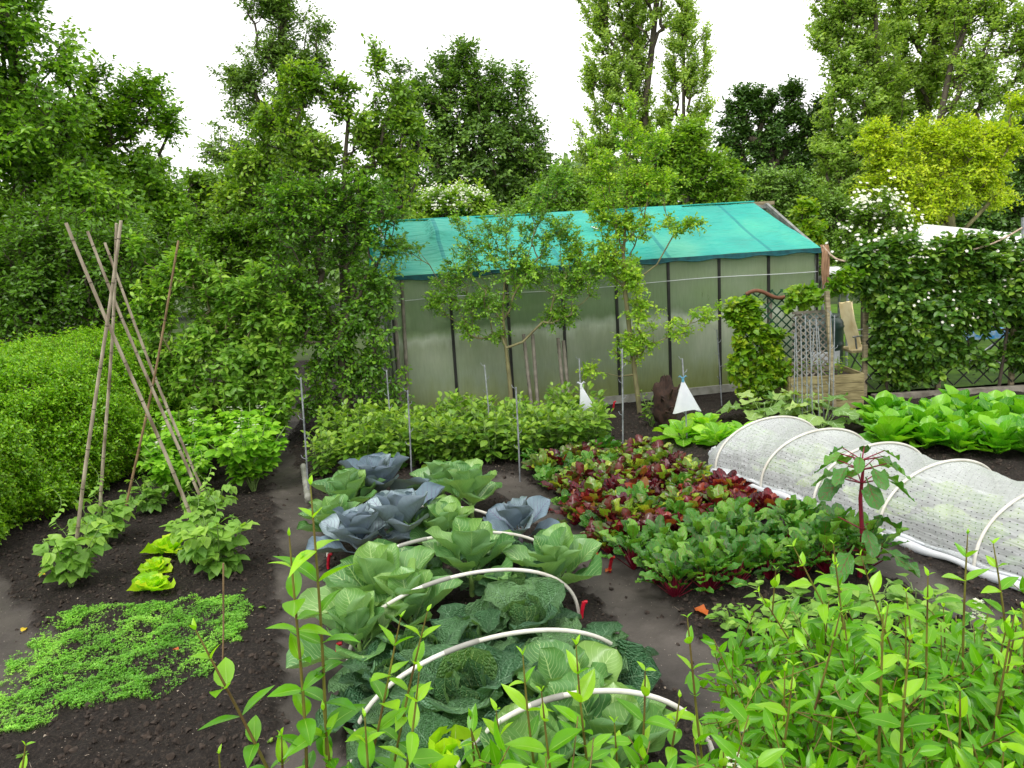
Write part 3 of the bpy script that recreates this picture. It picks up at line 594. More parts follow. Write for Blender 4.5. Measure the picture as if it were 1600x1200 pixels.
def tree(label, cat, y, blobs, px, n, nt, tl, nl, ls, lm, R0=.12, tip=.008, bark='bark', seed=1, up=.3, name='tree', group=None, T=DIA, trunk=None, stems=1, dsc=.8, shell=.55,
         spread=.8, leafvar=(0, 1), tw=.003, cat2=None, extra=None, narrow=1., wander=.12, base=None, trunktop=.55, outw=(1., 1., 1.), fat=1., upb=.25, big=1., pull=.26):
    R0 *= fat; tip *= .7; n = int(n*1.5); ls *= .92
    g = np.random.default_rng(seed); blobs = [(q[0], q[1], q[2]*big, q[3]*big)+tuple(q[4:]) for q in blobs]; P = blobpts(blobs, y, n, g, dsc, shell, pull)
    b0 = foot(px, y) if base is None else np.array(base, float); b0[2] = -.05
    cc = P.mean(0)
    if trunk is None:
        top = b0+(cc-b0)*trunktop*1.6; top = np.array([b0[0]+(cc[0]-b0[0])*.8, b0[1]+(cc[1]-b0[1])*.8, max(P[:, 2].min()*.6+cc[2]*.6, .5)])
        trunk = [b0+(top-b0)*t+np.array([math.sin(t*5+seed), math.cos(t*4+seed), 0])*.03*top[2]*t*.5 for t in np.linspace(0, 1, 6)]
    NP, par, R, ends = grow(P, trunk, tip, R0, g, wander, upb)
    b = MB(); k = par >= 0; big = R > tip*3
    for m_, sd_ in ((k & big, 7), (k & ~big, 4)):
        b.segs(NP[par[m_]], NP[m_], R[par[m_]]*.5+R[m_]*.5, R[m_], sd_, 0)
    E = NP[ends]; out = nrm((E-cc)*np.array(outw)+1e-5)
    A, B, pos, ld, ln, lsz = twigs(E, out, nt, tl, nl, ls, g, up, spread=spread)
    b.segs(A, B, tw, tw*.5, 3, 0)
    root = empty(name, b0, label, cat, group)
    b.build('trunk', M[bark], root, b0)
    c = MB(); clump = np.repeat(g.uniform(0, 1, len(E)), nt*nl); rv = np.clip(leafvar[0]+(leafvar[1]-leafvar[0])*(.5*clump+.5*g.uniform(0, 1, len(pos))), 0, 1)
    c.leaves(T, pos, ld, ln, lsz, rv, 0, False)
    if extra: extra(c, E, out, g)
    c.build('crown', [M[lm]]+([M[cat2]] if cat2 else []), root, b0)
    return root
def blossoms(m=1, cnt=60, sz=.03, per=5, topw=.3, petals=5, cl=.05):
    """clusters of small five-petalled flowers on the outside of a crown"""
    def f(c, E, out, g):
        q = out[:, 2]*topw-out[:, 1]*.8+g.uniform(0, 1, len(E)); idx = np.argsort(-q)[:cnt]
        idx = np.resize(idx, cnt); ctr = E[idx]+out[idx]*.13*g.uniform(.5, 2, (cnt, 1)); n0 = nrm(out[idx]*.4+np.array([0, -.7, .7])+g.normal(0, .2, (cnt, 3)))
        ctr = np.repeat(ctr, per, 0)+g.normal(0, cl, (cnt*per, 3)); n0 = nrm(np.repeat(n0, per, 0)+g.normal(0, .25, (cnt*per, 3)))
        x = nrm(np.cross(n0, g.normal(0, 1, n0.shape))); yv = np.cross(n0, x)
        for k in range(petals):
            a = 2*PI*k/petals; d = x*math.cos(a)+yv*math.sin(a); c.leaves(OVL, ctr, nrm(d+n0*.2), n0, (sz*.5)*np.ones(len(ctr))[:, None]*np.array([[1.35, 1, 1]]), g.uniform(0, 1, len(ctr)), m)
    return f
# far row closing the view
g = np.random.default_rng(77); b = MB(); n = 52000
ang = g.uniform(math.radians(-48), math.radians(52), n); rr = 33+g.normal(0, 1.5, n); ht = (3.0+2.2*fbm(ang*9, ang*0+3, 9, 4)+1.3*fbm(ang*40, ang*0, 5, 2))*g.uniform(0, 1, n)**.8
n3 = nrm(np.stack([-np.sin(ang)*.6, -np.cos(ang)*.6, .7+0*ang], 1)+g.normal(0, .5, (n, 3)))
b.leaves(DIA, np.stack([np.sin(ang)*rr, np.cos(ang)*rr, ht], 1), nrm(g.normal(0, 1, (n, 3))), n3, g.uniform(.2, .42, n), np.clip(fbm(ang*60, ht*2, 8)+g.normal(0, .15, n), 0, 1), 0, False)
tag(b.build('woodland', M['oak']), 'dark wooded belt far behind the greenhouse and the allotment', 'woodland', kind='stuff')

tree('tall leafy maple filling the top left corner above the hedge', 'tree', 11, [(20, 60, 90, 90), (-60, 150, 120, 150), (40, 190, 110, 90), (-80, -60, 150, 120), (-60, -260, 130, 140), (-160, 60, 140, 260), (100, 290, 80, 60), (-30, 320, 120, 110), (60, 380, 110, 80), (150, 340, 90, 70)],
     -20, 860, 7, .3, 9, .088, 'maple', .22, .008, seed=3, up=.05, name='maple_tree', wander=.1, leafvar=(.1, 1))
tree('broad maple with an arching top right of the tall corner tree', 'tree', 12.5, [(215, 145, 40, 28), (250, 190, 26, 30), (180, 190, 50, 45), (150, 120, 24, 24), (110, 230, 70, 60), (200, 280, 70, 50), (230, 330, 60, 60), (150, 300, 60, 60)],
     150, 400, 7, .3, 9, .085, 'maple', .16, .008, pull=.15, seed=4, up=.1, name='maple_tree', leafvar=(.2, 1))
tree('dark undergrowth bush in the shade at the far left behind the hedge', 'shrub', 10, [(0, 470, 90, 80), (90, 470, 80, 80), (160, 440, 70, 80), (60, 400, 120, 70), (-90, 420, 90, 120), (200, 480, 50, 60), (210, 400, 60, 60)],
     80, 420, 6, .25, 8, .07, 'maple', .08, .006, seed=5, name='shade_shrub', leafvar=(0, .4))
tree('mixed green thicket between the maples and the alder', 'shrub', 15, [(330, 320, 70, 45), (390, 300, 60, 50), (290, 370, 60, 50), (360, 390, 80, 60), (440, 340, 60, 60), (300, 290, 30, 25)],
     340, 360, 6, .3, 8, .09, 'light', .12, .008, seed=6, name='thicket', leafvar=(0, .6))
tree('feathery conical alder rising left of centre against the sky', 'tree', 21, [(430, 10, 56, 45), (420, -50, 50, 40), (410, -110, 30, 40), (440, 85, 70, 32), (385, 125, 50, 26), (470, 110, 45, 26), (420, 170, 65, 36), (360, 235, 45, 26), (430, 240, 90, 40), (400, 290, 100, 34), (350, 180, 26, 12), (490, 45, 26, 14)],
     440, 640, 6, .36, 8, .1, 'alder', .2, .012, seed=7, name='alder_tree', shell=.2, spread=.9, up=.0, leafvar=(0, .9), trunk=[D(445, 560, 21)*np.array([1, 1, 0]), D(445, 400, 21), D(445, 250, 21), D(444, 140, 21), D(440, 50, 21), D(428, -60, 21)])
tree('rounded dark oak behind the left half of the greenhouse', 'tree', 20, [(720, 120, 60, 40), (650, 160, 40, 34), (690, 180, 80, 55), (780, 170, 60, 60), (740, 250, 105, 65), (815, 250, 50, 60), (630, 230, 50, 60), (840, 300, 45, 40), (730, 320, 110, 40), (717, 85, 12, 26), (800, 120, 10, 24), (628, 110, 14, 24), (650, 310, 60, 50)],
     720, 700, 7, .36, 8, .11, 'oak', .3, .012, seed=8, name='oak_tree', shell=.5, leafvar=(.0, 1))
tree('elder bush with flat white flower heads above the left end of the roof', 'shrub', 13.6, [(700, 315, 56, 28), (670, 335, 40, 26), (735, 335, 36, 26), (700, 370, 60, 30)],
     700, 130, 6, .24, 8, .085, 'light', .1, .008, seed=9, name='elder_bush', leafvar=(.3, 1), cat2='flower', extra=blossoms(1, 46, .04, 22, 1., 4, .05))
tree('tall left poplar of the pair behind the middle of the roof', 'tree', 27, [(945, 40, 30, 90), (975, -60, 40, 110), (925, 120, 14, 60), (960, 140, 36, 90), (990, 60, 24, 120), (950, 240, 42, 70), (1000, 200, 28, 80), (930, 290, 34, 50), (1030, -40, 18, 90), (960, -190, 40, 110), (1010, -160, 30, 110), (980, 320, 60, 50)],
     985, 820, 7, .42, 8, .12, 'poplar', .38, .014, bark='barkp', fat=.38, big=1.15, dsc=.5, pull=.06, seed=10, name='poplar_tree', shell=.1, up=1.3, spread=.35, outw=(.5, .5, 0), leafvar=(0, .8), trunk=[D(1010, 520, 27)*np.array([1, 1, 0]), D(1008, 400, 27), D(1008, 260, 27), D(1008, 160, 27), D(1018, 80, 27), D(1026, 0, 27), D(1028, -120, 27)])
tree('thin airy poplar just right of the tall left poplar', 'tree', 27, [(1068, 40, 16, 70), (1075, 130, 22, 60), (1090, 190, 20, 40), (1055, 120, 10, 60), (1075, 240, 34, 40), (1064, -60, 16, 60), (1100, 90, 8, 60), (1045, 200, 14, 60)],
     1070, 300, 6, .4, 7, .11, 'poplar', .2, .014, bark='barkp', fat=.38, big=1.15, dsc=.5, pull=.06, seed=11, name='poplar_tree', shell=.1, up=1.2, spread=.4, outw=(.5, .5, 0), leafvar=(.1, .9), trunk=[D(1070, 520, 27)*np.array([1, 1, 0]), D(1068, 350, 27), D(1068, 200, 27), D(1068, 80, 27), D(1062, -60, 27)])
tree('bright hazel bush behind the right half of the teal roof', 'shrub', 14, [(1090, 275, 56, 36), (1045, 255, 46, 44), (1130, 305, 34, 26), (1010, 310, 60, 40), (1100, 330, 60, 30), (950, 320, 60, 40), (1080, 215, 24, 34), (1000, 370, 80, 30)],
     1060, 380, 7, .24, 8, .085, 'light', .14, .008, seed=12, name='hazel_bush', leafvar=(.1, .9))
tree('small loose bush over the roof between the oak and the left poplar', 'shrub', 13.8, [(870, 290, 26, 26), (850, 320, 40, 28), (900, 330, 40, 30), (885, 260, 10, 16), (820, 350, 40, 30)],
     860, 120, 6, .22, 8, .075, 'light', .08, .007, seed=13, name='bush', leafvar=(0, .6))
tree('dark oak against the sky left of the right poplars', 'tree', 24, [(1165, 165, 40, 34), (1215, 160, 50, 34), (1255, 190, 50, 50), (1150, 220, 42, 40), (1210, 220, 60, 50), (1240, 280, 60, 40), (1130, 180, 14, 20), (1170, 270, 34, 34)],
     1195, 330, 7, .36, 8, .12, 'darkoak', .3, .014, seed=14, name='oak_tree', shell=.25, leafvar=(.1, 1), pull=.5, dsc=.55)
tree('second dark oak lower down in the gap left of the right poplars', 'tree', 27, [(1215, 300, 60, 50), (1160, 310, 50, 30), (1280, 300, 50, 70)],
     1215, 200, 7, .36, 8, .13, 'darkoak', .3, .014, seed=15, name='oak_tree', leafvar=(.1, .8))
tree('grey green bush low behind the right end of the roof', 'shrub', 16, [(1215, 300, 45, 40), (1260, 330, 50, 50), (1220, 350, 50, 40), (1300, 350, 40, 40)],
     1240, 260, 7, .26, 8, .08, 'oak', .1, .008, seed=16, name='bush', leafvar=(.4, 1))
tree('leftmost of the three tall poplars at the right', 'tree', 22, [(1300, 60, 34, 60), (1325, 130, 34, 70), (1340, 20, 34, 80), (1350, 230, 54, 60), (1310, 240, 40, 60), (1350, 310, 60, 60), (1320, -60, 40, 80), (1375, 150, 34, 90), (1320, -180, 40, 90)],
     1370, 760, 7, .36, 8, .115, 'poplar', .34, .014, bark='barkp', fat=.38, big=1.15, dsc=.5, pull=.06, seed=17, name='poplar_tree', shell=.1, up=1.1, spread=.4, outw=(.5, .5, 0), leafvar=(0, .8), trunk=[D(1376, 560, 22)*np.array([1, 1, 0]), D(1376, 400, 22), D(1374, 260, 22), D(1371, 130, 22), D(1366, 20, 22), D(1362, -100, 22)])
tree('middle one of the three tall poplars at the right', 'tree', 22.8, [(1410, 60, 44, 80), (1450, 130, 50, 70), (1400, 180, 44, 60), (1420, -60, 50, 90), (1430, 250, 70, 50), (1470, 30, 34, 80), (1420, -190, 50, 90)],
     1440, 660, 7, .36, 8, .115, 'poplar', .34, .014, bark='barkp', fat=.38, big=1.15, dsc=.5, pull=.06, seed=18, name='poplar_tree', shell=.1, up=1.1, spread=.4, outw=(.5, .5, 0), leafvar=(.1, .9), trunk=[D(1440, 560, 22.8)*np.array([1, 1, 0]), D(1440, 330, 22.8), D(1444, 200, 22.8), D(1456, 110, 22.8), D(1466, 20, 22.8), D(1470, -100, 22.8)])
tree('spreading right hand poplar with bare grey limbs at the top right', 'tree', 21, [(1500, 20, 30, 60), (1560, 30, 44, 40), (1540, 100, 50, 36), (1580, 150, 40, 30), (1520, 150, 34, 40), (1600, 70, 40, 50), (1530, -50, 60, 60), (1640, 120, 50, 80), (1500, 220, 60, 40), (1600, 220, 60, 30)],
     1480, 460, 6, .36, 8, .105, 'poplar', .3, .014, bark='barkp', fat=.38, big=1.15, dsc=.5, pull=.06, seed=19, name='poplar_tree', shell=.2, up=.6, spread=.6, leafvar=(.0, .8), trunk=[D(1466, 560, 21)*np.array([1, 1, 0]), D(1466, 330, 21), D(1470, 180, 21), D(1486, 100, 21), D(1510, 40, 21), D(1534, 0, 21)])
tree('golden yellow locust tree above the bramble hedge at the right', 'tree', 13.5, [(1440, 215, 40, 26), (1500, 225, 60, 34), (1420, 270, 60, 30), (1500, 280, 76, 34), (1550, 300, 40, 22), (1370, 200, 22, 16), (1345, 225, 20, 14), (1395, 240, 34, 24), (1440, 320, 60, 26), (1540, 245, 44, 26), (1370, 285, 34, 14), (1590, 160, 20, 14), (1510, 190, 26, 14), (1570, 215, 26, 26)],
     1500, 330, 7, .24, 11, .062, 'golden', .1, .007, bark='barkg', seed=20, name='locust_tree', shell=.4, up=-.05)
tree('dark green bush at the right edge under the locust tree', 'shrub', 16, [(1590, 290, 50, 50), (1560, 330, 60, 40), (1620, 230, 40, 60), (1500, 350, 80, 30), (1440, 360, 60, 30), (1660, 320, 60, 60)],
     1580, 330, 7, .26, 8, .085, 'darkoak', .1, .008, seed=21, name='bush', leafvar=(.3, 1))
tree('white flowering rose bush right of the greenhouse', 'shrub', 11.8, [(1360, 340, 34, 30), (1340, 375, 30, 30), (1390, 360, 34, 30), (1340, 410, 40, 30), (1380, 310, 18, 16), (1310, 400, 18, 20)],
     1350, 200, 6, .14, 8, .05, 'light', .05, .005, seed=22, name='rose_bush', leafvar=(0, .6), cat2='flower', extra=blossoms(1, 80, .055, 4, .5, 5, .07))
tree('young bright green tree just right of the greenhouse ridge', 'shrub', 12.6, [(1255, 335, 20, 18), (1245, 365, 22, 20), (1265, 360, 18, 18), (1225, 370, 20, 12)],
     1255, 36, 5, .14, 7, .1, 'vine', .04, .006, seed=23, name='young_tree', T=OVL, leafvar=(.2, 1))
# near trees
tree('tall plum tree with light green top left of the greenhouse', 'tree', 9.3, [(520, 150, 40, 34), (470, 140, 50, 40), (570, 210, 60, 40), (450, 200, 60, 40), (620, 170, 40, 36), (650, 210, 34, 26), (520, 240, 80, 40), (585, 105, 12, 40), (400, 260, 50, 40), (610, 260, 60, 34), (380, 310, 50, 40), (640, 330, 30, 26)],
     530, 270, 6, .18, 8, .058, 'light', .06, .005, seed=24, name='plum_tree', T=OVL, shell=.3, up=.4, leafvar=(0, .9), trunk=[foot(545, 9.3), D(540, 480, 9.3), D(536, 340, 9.3), D(540, 240, 9.3), D(545, 180, 9.3)])
tree('dense dark plum bush hiding the left end of the greenhouse', 'shrub', 8.9, [(500, 330, 80, 60), (570, 320, 60, 60), (450, 330, 50, 60), (560, 410, 60, 60), (480, 430, 70, 60), (540, 500, 70, 60), (490, 530, 50, 50), (580, 560, 60, 50), (600, 470, 34, 40), (540, 600, 70, 34), (620, 400, 22, 30), (500, 630, 40, 24), (590, 640, 40, 20)],
     545, 330, 6, .18, 8, .056, 'plum', .06, .005, seed=25, name='plum_bush', T=OVL, shell=.35, up=.1, leafvar=(0, .85))
tree('pale leaved upright shrub behind the bean poles', 'shrub', 8.7, [(290, 420, 30, 40), (320, 460, 50, 50), (250, 480, 40, 60), (380, 470, 50, 60), (330, 540, 70, 50), (400, 550, 50, 50), (370, 610, 60, 40), (300, 600, 40, 40), (225, 400, 14, 30), (295, 380, 10, 20), (440, 590, 26, 34), (440, 500, 34, 40), (310, 640, 50, 24), (420, 630, 40, 30), (250, 560, 40, 30)],
     330, 360, 5, .17, 7, .085, 'olive', .03, .005, bark='barkg', seed=26, name='upright_shrub', T=blade('lance', .56, 2, 4, .35, .2), shell=.3, up=.9, spread=.5, leafvar=(0, .9), group=None)
tree('yellowish leafed bush between the pale shrub and the plum', 'shrub', 10.2, [(380, 400, 50, 40), (430, 420, 40, 50), (340, 380, 40, 30), (450, 480, 40, 60), (400, 360, 50, 26)],
     410, 220, 6, .17, 8, .055, 'vine', .04, .005, seed=27, name='bush', T=OVL, leafvar=(0, .5))
g = None
tree('small plum tree with a fan of thin branches before the greenhouse', 'tree', 9.15, [(835, 320, 22, 26), (865, 365, 40, 26), (790, 360, 44, 28), (750, 400, 36, 26), (715, 430, 30, 30), (760, 470, 44, 30), (820, 420, 44, 34), (890, 440, 34, 36), (690, 470, 22, 26), (870, 490, 30, 16), (730, 510, 18, 14), (640, 390, 20, 14), (720, 350, 18, 14), (870, 290, 20, 20), (780, 520, 20, 10), (930, 420, 20, 20)],
     798, 400, 4, .11, 8, .038, 'plum', .026, .002, bark='barkg', seed=28, name='plum_tree', T=OVL, shell=.3, up=.35, spread=.7, leafvar=(.2, 1), tw=.002, trunk=[foot(800, 9.15), D(797, 600, 9.15), D(793, 565, 9.15), D(786, 500, 9.15), D(788, 440, 9.15)], wander=.06, upb=.8, pull=0., big=1.18)
tree('young apple tree with bright leaves before the greenhouse', 'tree', 9.25, [(985, 180, 12, 26), (990, 235, 40, 24), (965, 205, 12, 20), (945, 280, 26, 26), (1030, 290, 22, 24), (1000, 290, 40, 30), (975, 350, 40, 30), (1050, 355, 28, 12), (950, 400, 34, 24), (985, 430, 26, 30), (940, 330, 20, 24), (1000, 480, 24, 24), (1000, 530, 24, 24), (985, 540, 26, 20), (1100, 490, 26, 16), (1060, 510, 22, 16), (920, 575, 18, 10), (900, 400, 20, 20), (1030, 230, 14, 22), (1080, 350, 14, 8), (930, 250, 14, 20)],
     1000, 420, 4, .11, 8, .042, 'apple', .03, .002, bark='barkg', seed=29, name='apple_tree', T=OVL, shell=.25, up=.45, spread=.7, leafvar=(.0, 1), tw=.002, cat2='orange',
     extra=lambda c, E, out, g: c.leaves(OVL, E[g.choice(len(E), 14)], nrm(g.normal(0, 1, (14, 3))), nrm(g.normal(0, 1, (14, 3))), .05, g.uniform(0, 1, 14), 1), trunk=[foot(1000, 9.25), D(992, 585, 9.25), D(984, 520, 9.25), D(976, 450, 9.25), D(974, 400, 9.25), D(978, 340, 9.25), D(982, 250, 9.25)], wander=.06, upb=.8, pull=0., big=1.18)
# ================================================================== THE BEDS
def fr(az, el):
    """direction at azimuth/elevation and the matching upper-side normal"""
    az = np.asarray(az, float); el = np.broadcast_to(el, az.shape)
    return (np.stack([np.cos(el)*np.cos(az), np.cos(el)*np.sin(az), np.sin(el)], -1), np.stack([-np.sin(el)*np.cos(az), -np.sin(el)*np.sin(az), np.cos(el)], -1))
def rosette(b, Ts, n, L, el, g, base=0., rad=.01, m=0, z=None, az0=None, rn=(0, 1), tw=.15):
    """n broad leaves around a centre; L and el are (inner, outer) ranges"""
    for k in range(n):
        t = k/max(n-1, 1); az = (k*2.4+g.normal(0, .18) if az0 is None else az0[k]); e = el[0]+(el[1]-el[0])*t+g.normal(0, .07); l = (L[0]+(L[1]-L[0])*t)*g.uniform(.85, 1.12)
        d, nn = fr(np.array([az]), e); nn = nrm(nn+g.normal(0, tw, 3)); p = np.array([math.cos(az)*rad, math.sin(az)*rad, base*(1-.6*t)])
        b.leaves(Ts[g.integers(len(Ts))], p[None], d, nn, [l], [rn[0]+(rn[1]-rn[0])*g.uniform()], m)
def bush(b, h, r, nst, nl, Ts, ls, g, trip=False, lean=.6, stem=.004, sm=1, pet=.5, el=(-.2, .5), lo=.15, tipup=False):
    for k in range(nst):
        az = 2*PI*k/nst+g.normal(0, .3); rr = r*g.uniform(.2, 1)*lean; hh = h*g.uniform(.75, 1.1)
        P = np.array([(math.cos(az)*(.015+rr*t**1.3), math.sin(az)*(.015+rr*t**1.3), hh*(t-.12*t*t*rr/h)) for t in np.linspace(0, 1, 6)]); P[1:-1] += g.normal(0, .008, (4, 3))
        b.segs(P[:-1], P[1:], stem, stem*.8, 4, sm)
        t = np.sort(g.uniform(lo, 1, nl)); i = np.minimum((t*5).astype(int), 4); f_ = (t*5-i)[:, None]; q = P[i]*(1-f_)+P[i+1]*f_
        a2 = az+g.uniform(-PI, PI, nl)*.75+np.where(np.arange(nl) % 2, .9, -.9); e = g.uniform(el[0], el[1], nl)
        if tipup: e = np.where(t > .8, g.uniform(.5, 1.1, nl), e)
        d, n_ = fr(a2, e); pl = ls*pet*g.uniform(.5, 1.3, nl); end = q+fr(a2, e*.3+.35)[0]*pl[:, None]; b.segs(q, end, stem*.5, stem*.4, 3, sm)
        sz = ls*g.uniform(.6, 1.15, nl)*np.where(t > .85, .75, 1.); rv = np.clip(.25+.5*t+g.normal(0, .22, nl), 0, 1)
        for da in ((0., -1.15, 1.15) if trip else (0.,)):
            dd, nn = fr(a2+da, e-.1*abs(da)); nn = nrm(nn+g.normal(0, .28, nn.shape)); sel = g.integers(0, len(Ts), nl)
            for s_ in range(len(Ts)):
                w_ = sel == s_
                if w_.any(): b.leaves(Ts[s_], end[w_], dd[w_], nn[w_], sz[w_]*(1 if da == 0 else .85), rv[w_], 0)
def make(name, builder, mats, variants, seed, parts=('foliage',)):
    """prototype meshes: each variant is a list of (part name, mesh)"""
    out = []
    for v in range(variants):
        res = builder(np.random.default_rng(seed+v)); out.append([(pn, mb_, m_) for pn, mb_, m_ in res])
    return out
_cache = {}
def plant(name, protos, key, v, loc, sc_, rz, label, cat, group, tilt=0.):
    """a plant is an Empty with its part meshes; repeats are copies sharing mesh data"""
    k = (key, v)
    if k not in _cache:
        root = empty(name, loc, label, cat, group, rz)
        for pn, mb_, m_ in protos[v]: mb_.build(pn, m_, root)
        _cache[k] = root
    else:
        root = copy_tree(_cache[k]); root.location = tuple(loc); root.rotation_euler = (tilt, 0, rz); tag(root, label, cat, group)
    root.scale = (sc_, sc_, sc_); return root
ORD = ['first', 'second', 'third', 'fourth', 'fifth', 'sixth', 'seventh', 'eighth', 'ninth', 'tenth', 'eleventh', 'twelfth', 'thirteenth', 'fourteenth', 'fifteenth', 'sixteenth', 'seventeenth']
def patch(quad, rows, cols, jit, fn, g):
    """quad corners far-left, far-right, near-right, near-left; rows counted from the far side"""
    a, b_, c, d = [np.array(q, float) for q in quad]
    for r in range(rows):
        for k in range(cols):
            v = (r+.5)/rows; u = (k+.5)/cols; p = (a*(1-u)+b_*u)*(1-v)+(d*(1-u)+c*u)*v+g.uniform(-jit, jit, 2); fn(r, k, p)

# ---- bean plants of the long row before the greenhouse
BR = [blade('oval', .62, 2, 4, .2, .3, seed=i) for i in range(3)]
def f_broad(g):
    b = MB(); bush(b, .46, .22, 6, 22, BR, .098, g, False, .9, .004, 1, .4, (-.3, .5), .06, True); return [('foliage', b, [M['broad'], M['grnstem']])]
P_broad = make('bean', f_broad, None, 5, 100)
g = np.random.default_rng(31)
def fb(r, k, p):
    plant('bean_plant', P_broad, 'broad', (r*3+k*7) % 5, (p[0], p[1], hz(*p)), g.uniform(.85, 1.12), g.uniform(0, 6), '%s from the left in the %s row of leafy bean bushes before the greenhouse' % (ORD[k], ['rear', 'second', 'third', 'front'][r]), 'bean plant', 'bushy bean plants in rows before the greenhouse')
patch([(-2.1, 8.75), (1.0, 8.75), (.85, 7.45), (-1.95, 7.2)], 4, 14, .06, fb, g)

# ---- beetroot bed
BT = [blade('spoon', .42, 6, 16, .22, .35, .17, 4, i, tw=.3) for i in range(4)]
def f_beet(matn, n=11, L=.2, el=(1.35, .45), pf=.4, bf=.92):
    def f(g):
        b = MB(); c = MB(); az = g.uniform(0, 6)+np.arange(n)*2.4; e = np.linspace(el[0], el[1], n)+g.normal(0, .12, n); l = L*g.uniform(.7, 1.15, n)
        d, nn = fr(az, e); base = np.stack([np.cos(az)*.008, np.sin(az)*.008, 0*az], 1); mid = base+d*(l*pf)[:, None]
        c.segs(base, mid, .0042, .003, 4, 0)
        for k in range(n):
            dd, n2 = fr(np.array([az[k]]), e[k]-.25); b.leaves(BT[g.integers(4)], mid[k:k+1]-dd*l[k]*bf*.13, dd, nrm(n2+g.normal(0, .3, 3)), [l[k]*bf], [g.uniform()], 0)
        return [('foliage', b, M[matn]), ('stalks', c, M['redstem'])]
    return f
BT2 = BT
PB = {'beetm': make('', f_beet('beetm', 24, .16, (1.6, .9)), None, 4, 200), 'beetr': make('', f_beet('beetr', 24, .16, (1.6, .9)), None, 4, 220), 'beetd': make('', f_beet('beetd', 22, .15, (1.6, .95)), None, 3, 240), 'beets': make('', f_beet('beetg', 20, .16, (1.55, .95)), None, 3, 250)}
g = np.random.default_rng(33)
def fbe(r, k, p):
    u = (k+.5)/10; v = (r+.5)/14; q = g.uniform()
    key = 'beetm' if q < .6 else ('beetd' if q < .72 else ('beets' if q < .93 else 'beetr'))
    if v > .5 and q < .55: key = 'beetr' if g.uniform() < .45 else ('beetd' if g.uniform() < .4 else 'beetm')
    if u > .8 and v > .45 and g.uniform() < .6: key = 'beetr'
    if u < .35 and v > .3 and q > .5: key = 'beets' if q > .75 else 'beetm'
    lb = {'beetm': 'bronze green', 'beetr': 'bright red', 'beetd': 'dark maroon', 'beets': 'green'}[key]
    plant('beetroot_plant', PB[key], key, g.integers(len(PB[key])), (p[0], p[1], hz(*p)), g.uniform(.85, 1.2), g.uniform(0, 6), '%s leaved beetroot, %s from the left in %s row from the far end' % (lb, ORD[k], ORD[r]), 'beetroot', 'small beetroot plants in the colourful bed', g.uniform(-.15, .15))
patch([(.12, 7.35), (1.22, 7.5), (1.95, 5.55), (.52, 5.1)], 14, 10, .045, fbe, g)
P_big = make('', f_beet('beetg', 34, .27, (1.6, .7), .6, .6), None, 5, 260)
def fbb(r, k, p): plant('beet_plant', P_big, 'big', (r*2+k) % 5, (p[0], p[1], hz(*p)), g.uniform(.85, 1.1), g.uniform(0, 6), 'large green beet with red stalks, %s from left in the %s row' % (ORD[k], ['rear', 'middle', 'front'][r]), 'beet', 'large green beets along the near side of the red bed')
patch([(.6, 5.1), (2.12, 5.35), (2.15, 4.45), (.86, 4.3)], 3, 7, .05, fbb, g)
def f_bolt(g):
    b = MB(); c = MB(); P = np.array([(0, 0, 0), (.01, 0, .2), (0, .01, .42), (.01, 0, .62)]); c.tube(P, [.013, .012, .01, .006], 7)
    for z, n, L in ((.14, 4, .24), (.26, 3, .2), (.5, 6, .2), (.57, 6, .17), (.62, 6, .13)):
        az = g.uniform(0, 6)+np.arange(n)*2*PI/n; d, nn = fr(az, .35); q = np.array([0, 0, z])+0*d; e = q+d*.12; c.segs(q, e, .004, .003, 4)
        d2, n2 = fr(az, -.35); b.leaves(BT[g.integers(4)], e-d2*.04, d2, nrm(n2+g.normal(0, .25, n2.shape)), np.full(n, L), g.uniform(0, .8, n))
    return [('foliage', b, M['beetg']), ('stem', c, M['redstem'])]
p = G(1343, 905)
plant('beet_plant', make('', f_bolt, None, 1, 290), 'bolt', 0, (p[0], p[1], hz(p[0], p[1])), 1.18, 0, 'tall bolted beet with a thick red stem standing before the white tunnel', 'beet', None)

# ---- cabbages
CB = [blade('cab', .72, 8, 16, .16, .5, .07, 3, i) for i in range(5)]
SV = [blade('cab', .88, 10, 16, .35, .35, .09, 6, 20+i, jag=.02) for i in range(5)]
RC = [blade('cab', .72, 8, 16, .12, .55, .04, 3, 40+i) for i in range(4)]
HR = [blade('round', .95, 10, 10, -.55, .7, .07, 6, 60+i) for i in range(3)]
def cabbage(kind, seed, R):
    g = np.random.default_rng(seed); out = []
    if kind == 'cab':
        b = MB(); rosette(b, CB, 13, (.75*R, 1.2*R), (1.45, .5), g, .2, .02, 0, tw=.18); out.append(('leaves', b, M['cab']))
        c = MB(); c.tube([(0, 0, -.02), (0, 0, .1), (0, 0, .17)], [.018, .016, .01], 8); out.append(('stem', c, M['grnstem']))
    elif kind == 'red':
        b = MB(); rosette(b, RC, 15, (.65*R, 1.15*R), (1.5, .35), g, .2, .02, 0, tw=.3); out.append(('leaves', b, M['redcab']))
        c = MB(); c.tube([(0, 0, -.02), (0, 0, .16)], [.02, .014], 8); out.append(('stem', c, M['cabstem']))
    else:
        b = MB(); rosette(b, SV, 13, (.8*R, 1.12*R), (1.15, .15), g, .12, .03, 0, tw=.22); out.append(('leaves', b, M['savoy']))
        h = MB(); rosette(h, HR, 12, (.38*R, .66*R), (1.35, .7), g, .11, .02, 0, tw=.2); out.append(('heart', h, M['savoyin' if kind == 'savoy' else 'lettuce']))
        c = MB(); c.tube([(0, 0, -.02), (0, 0, .13)], [.02, .014], 8); out.append(('stem', c, M['grnstem']))
    return out
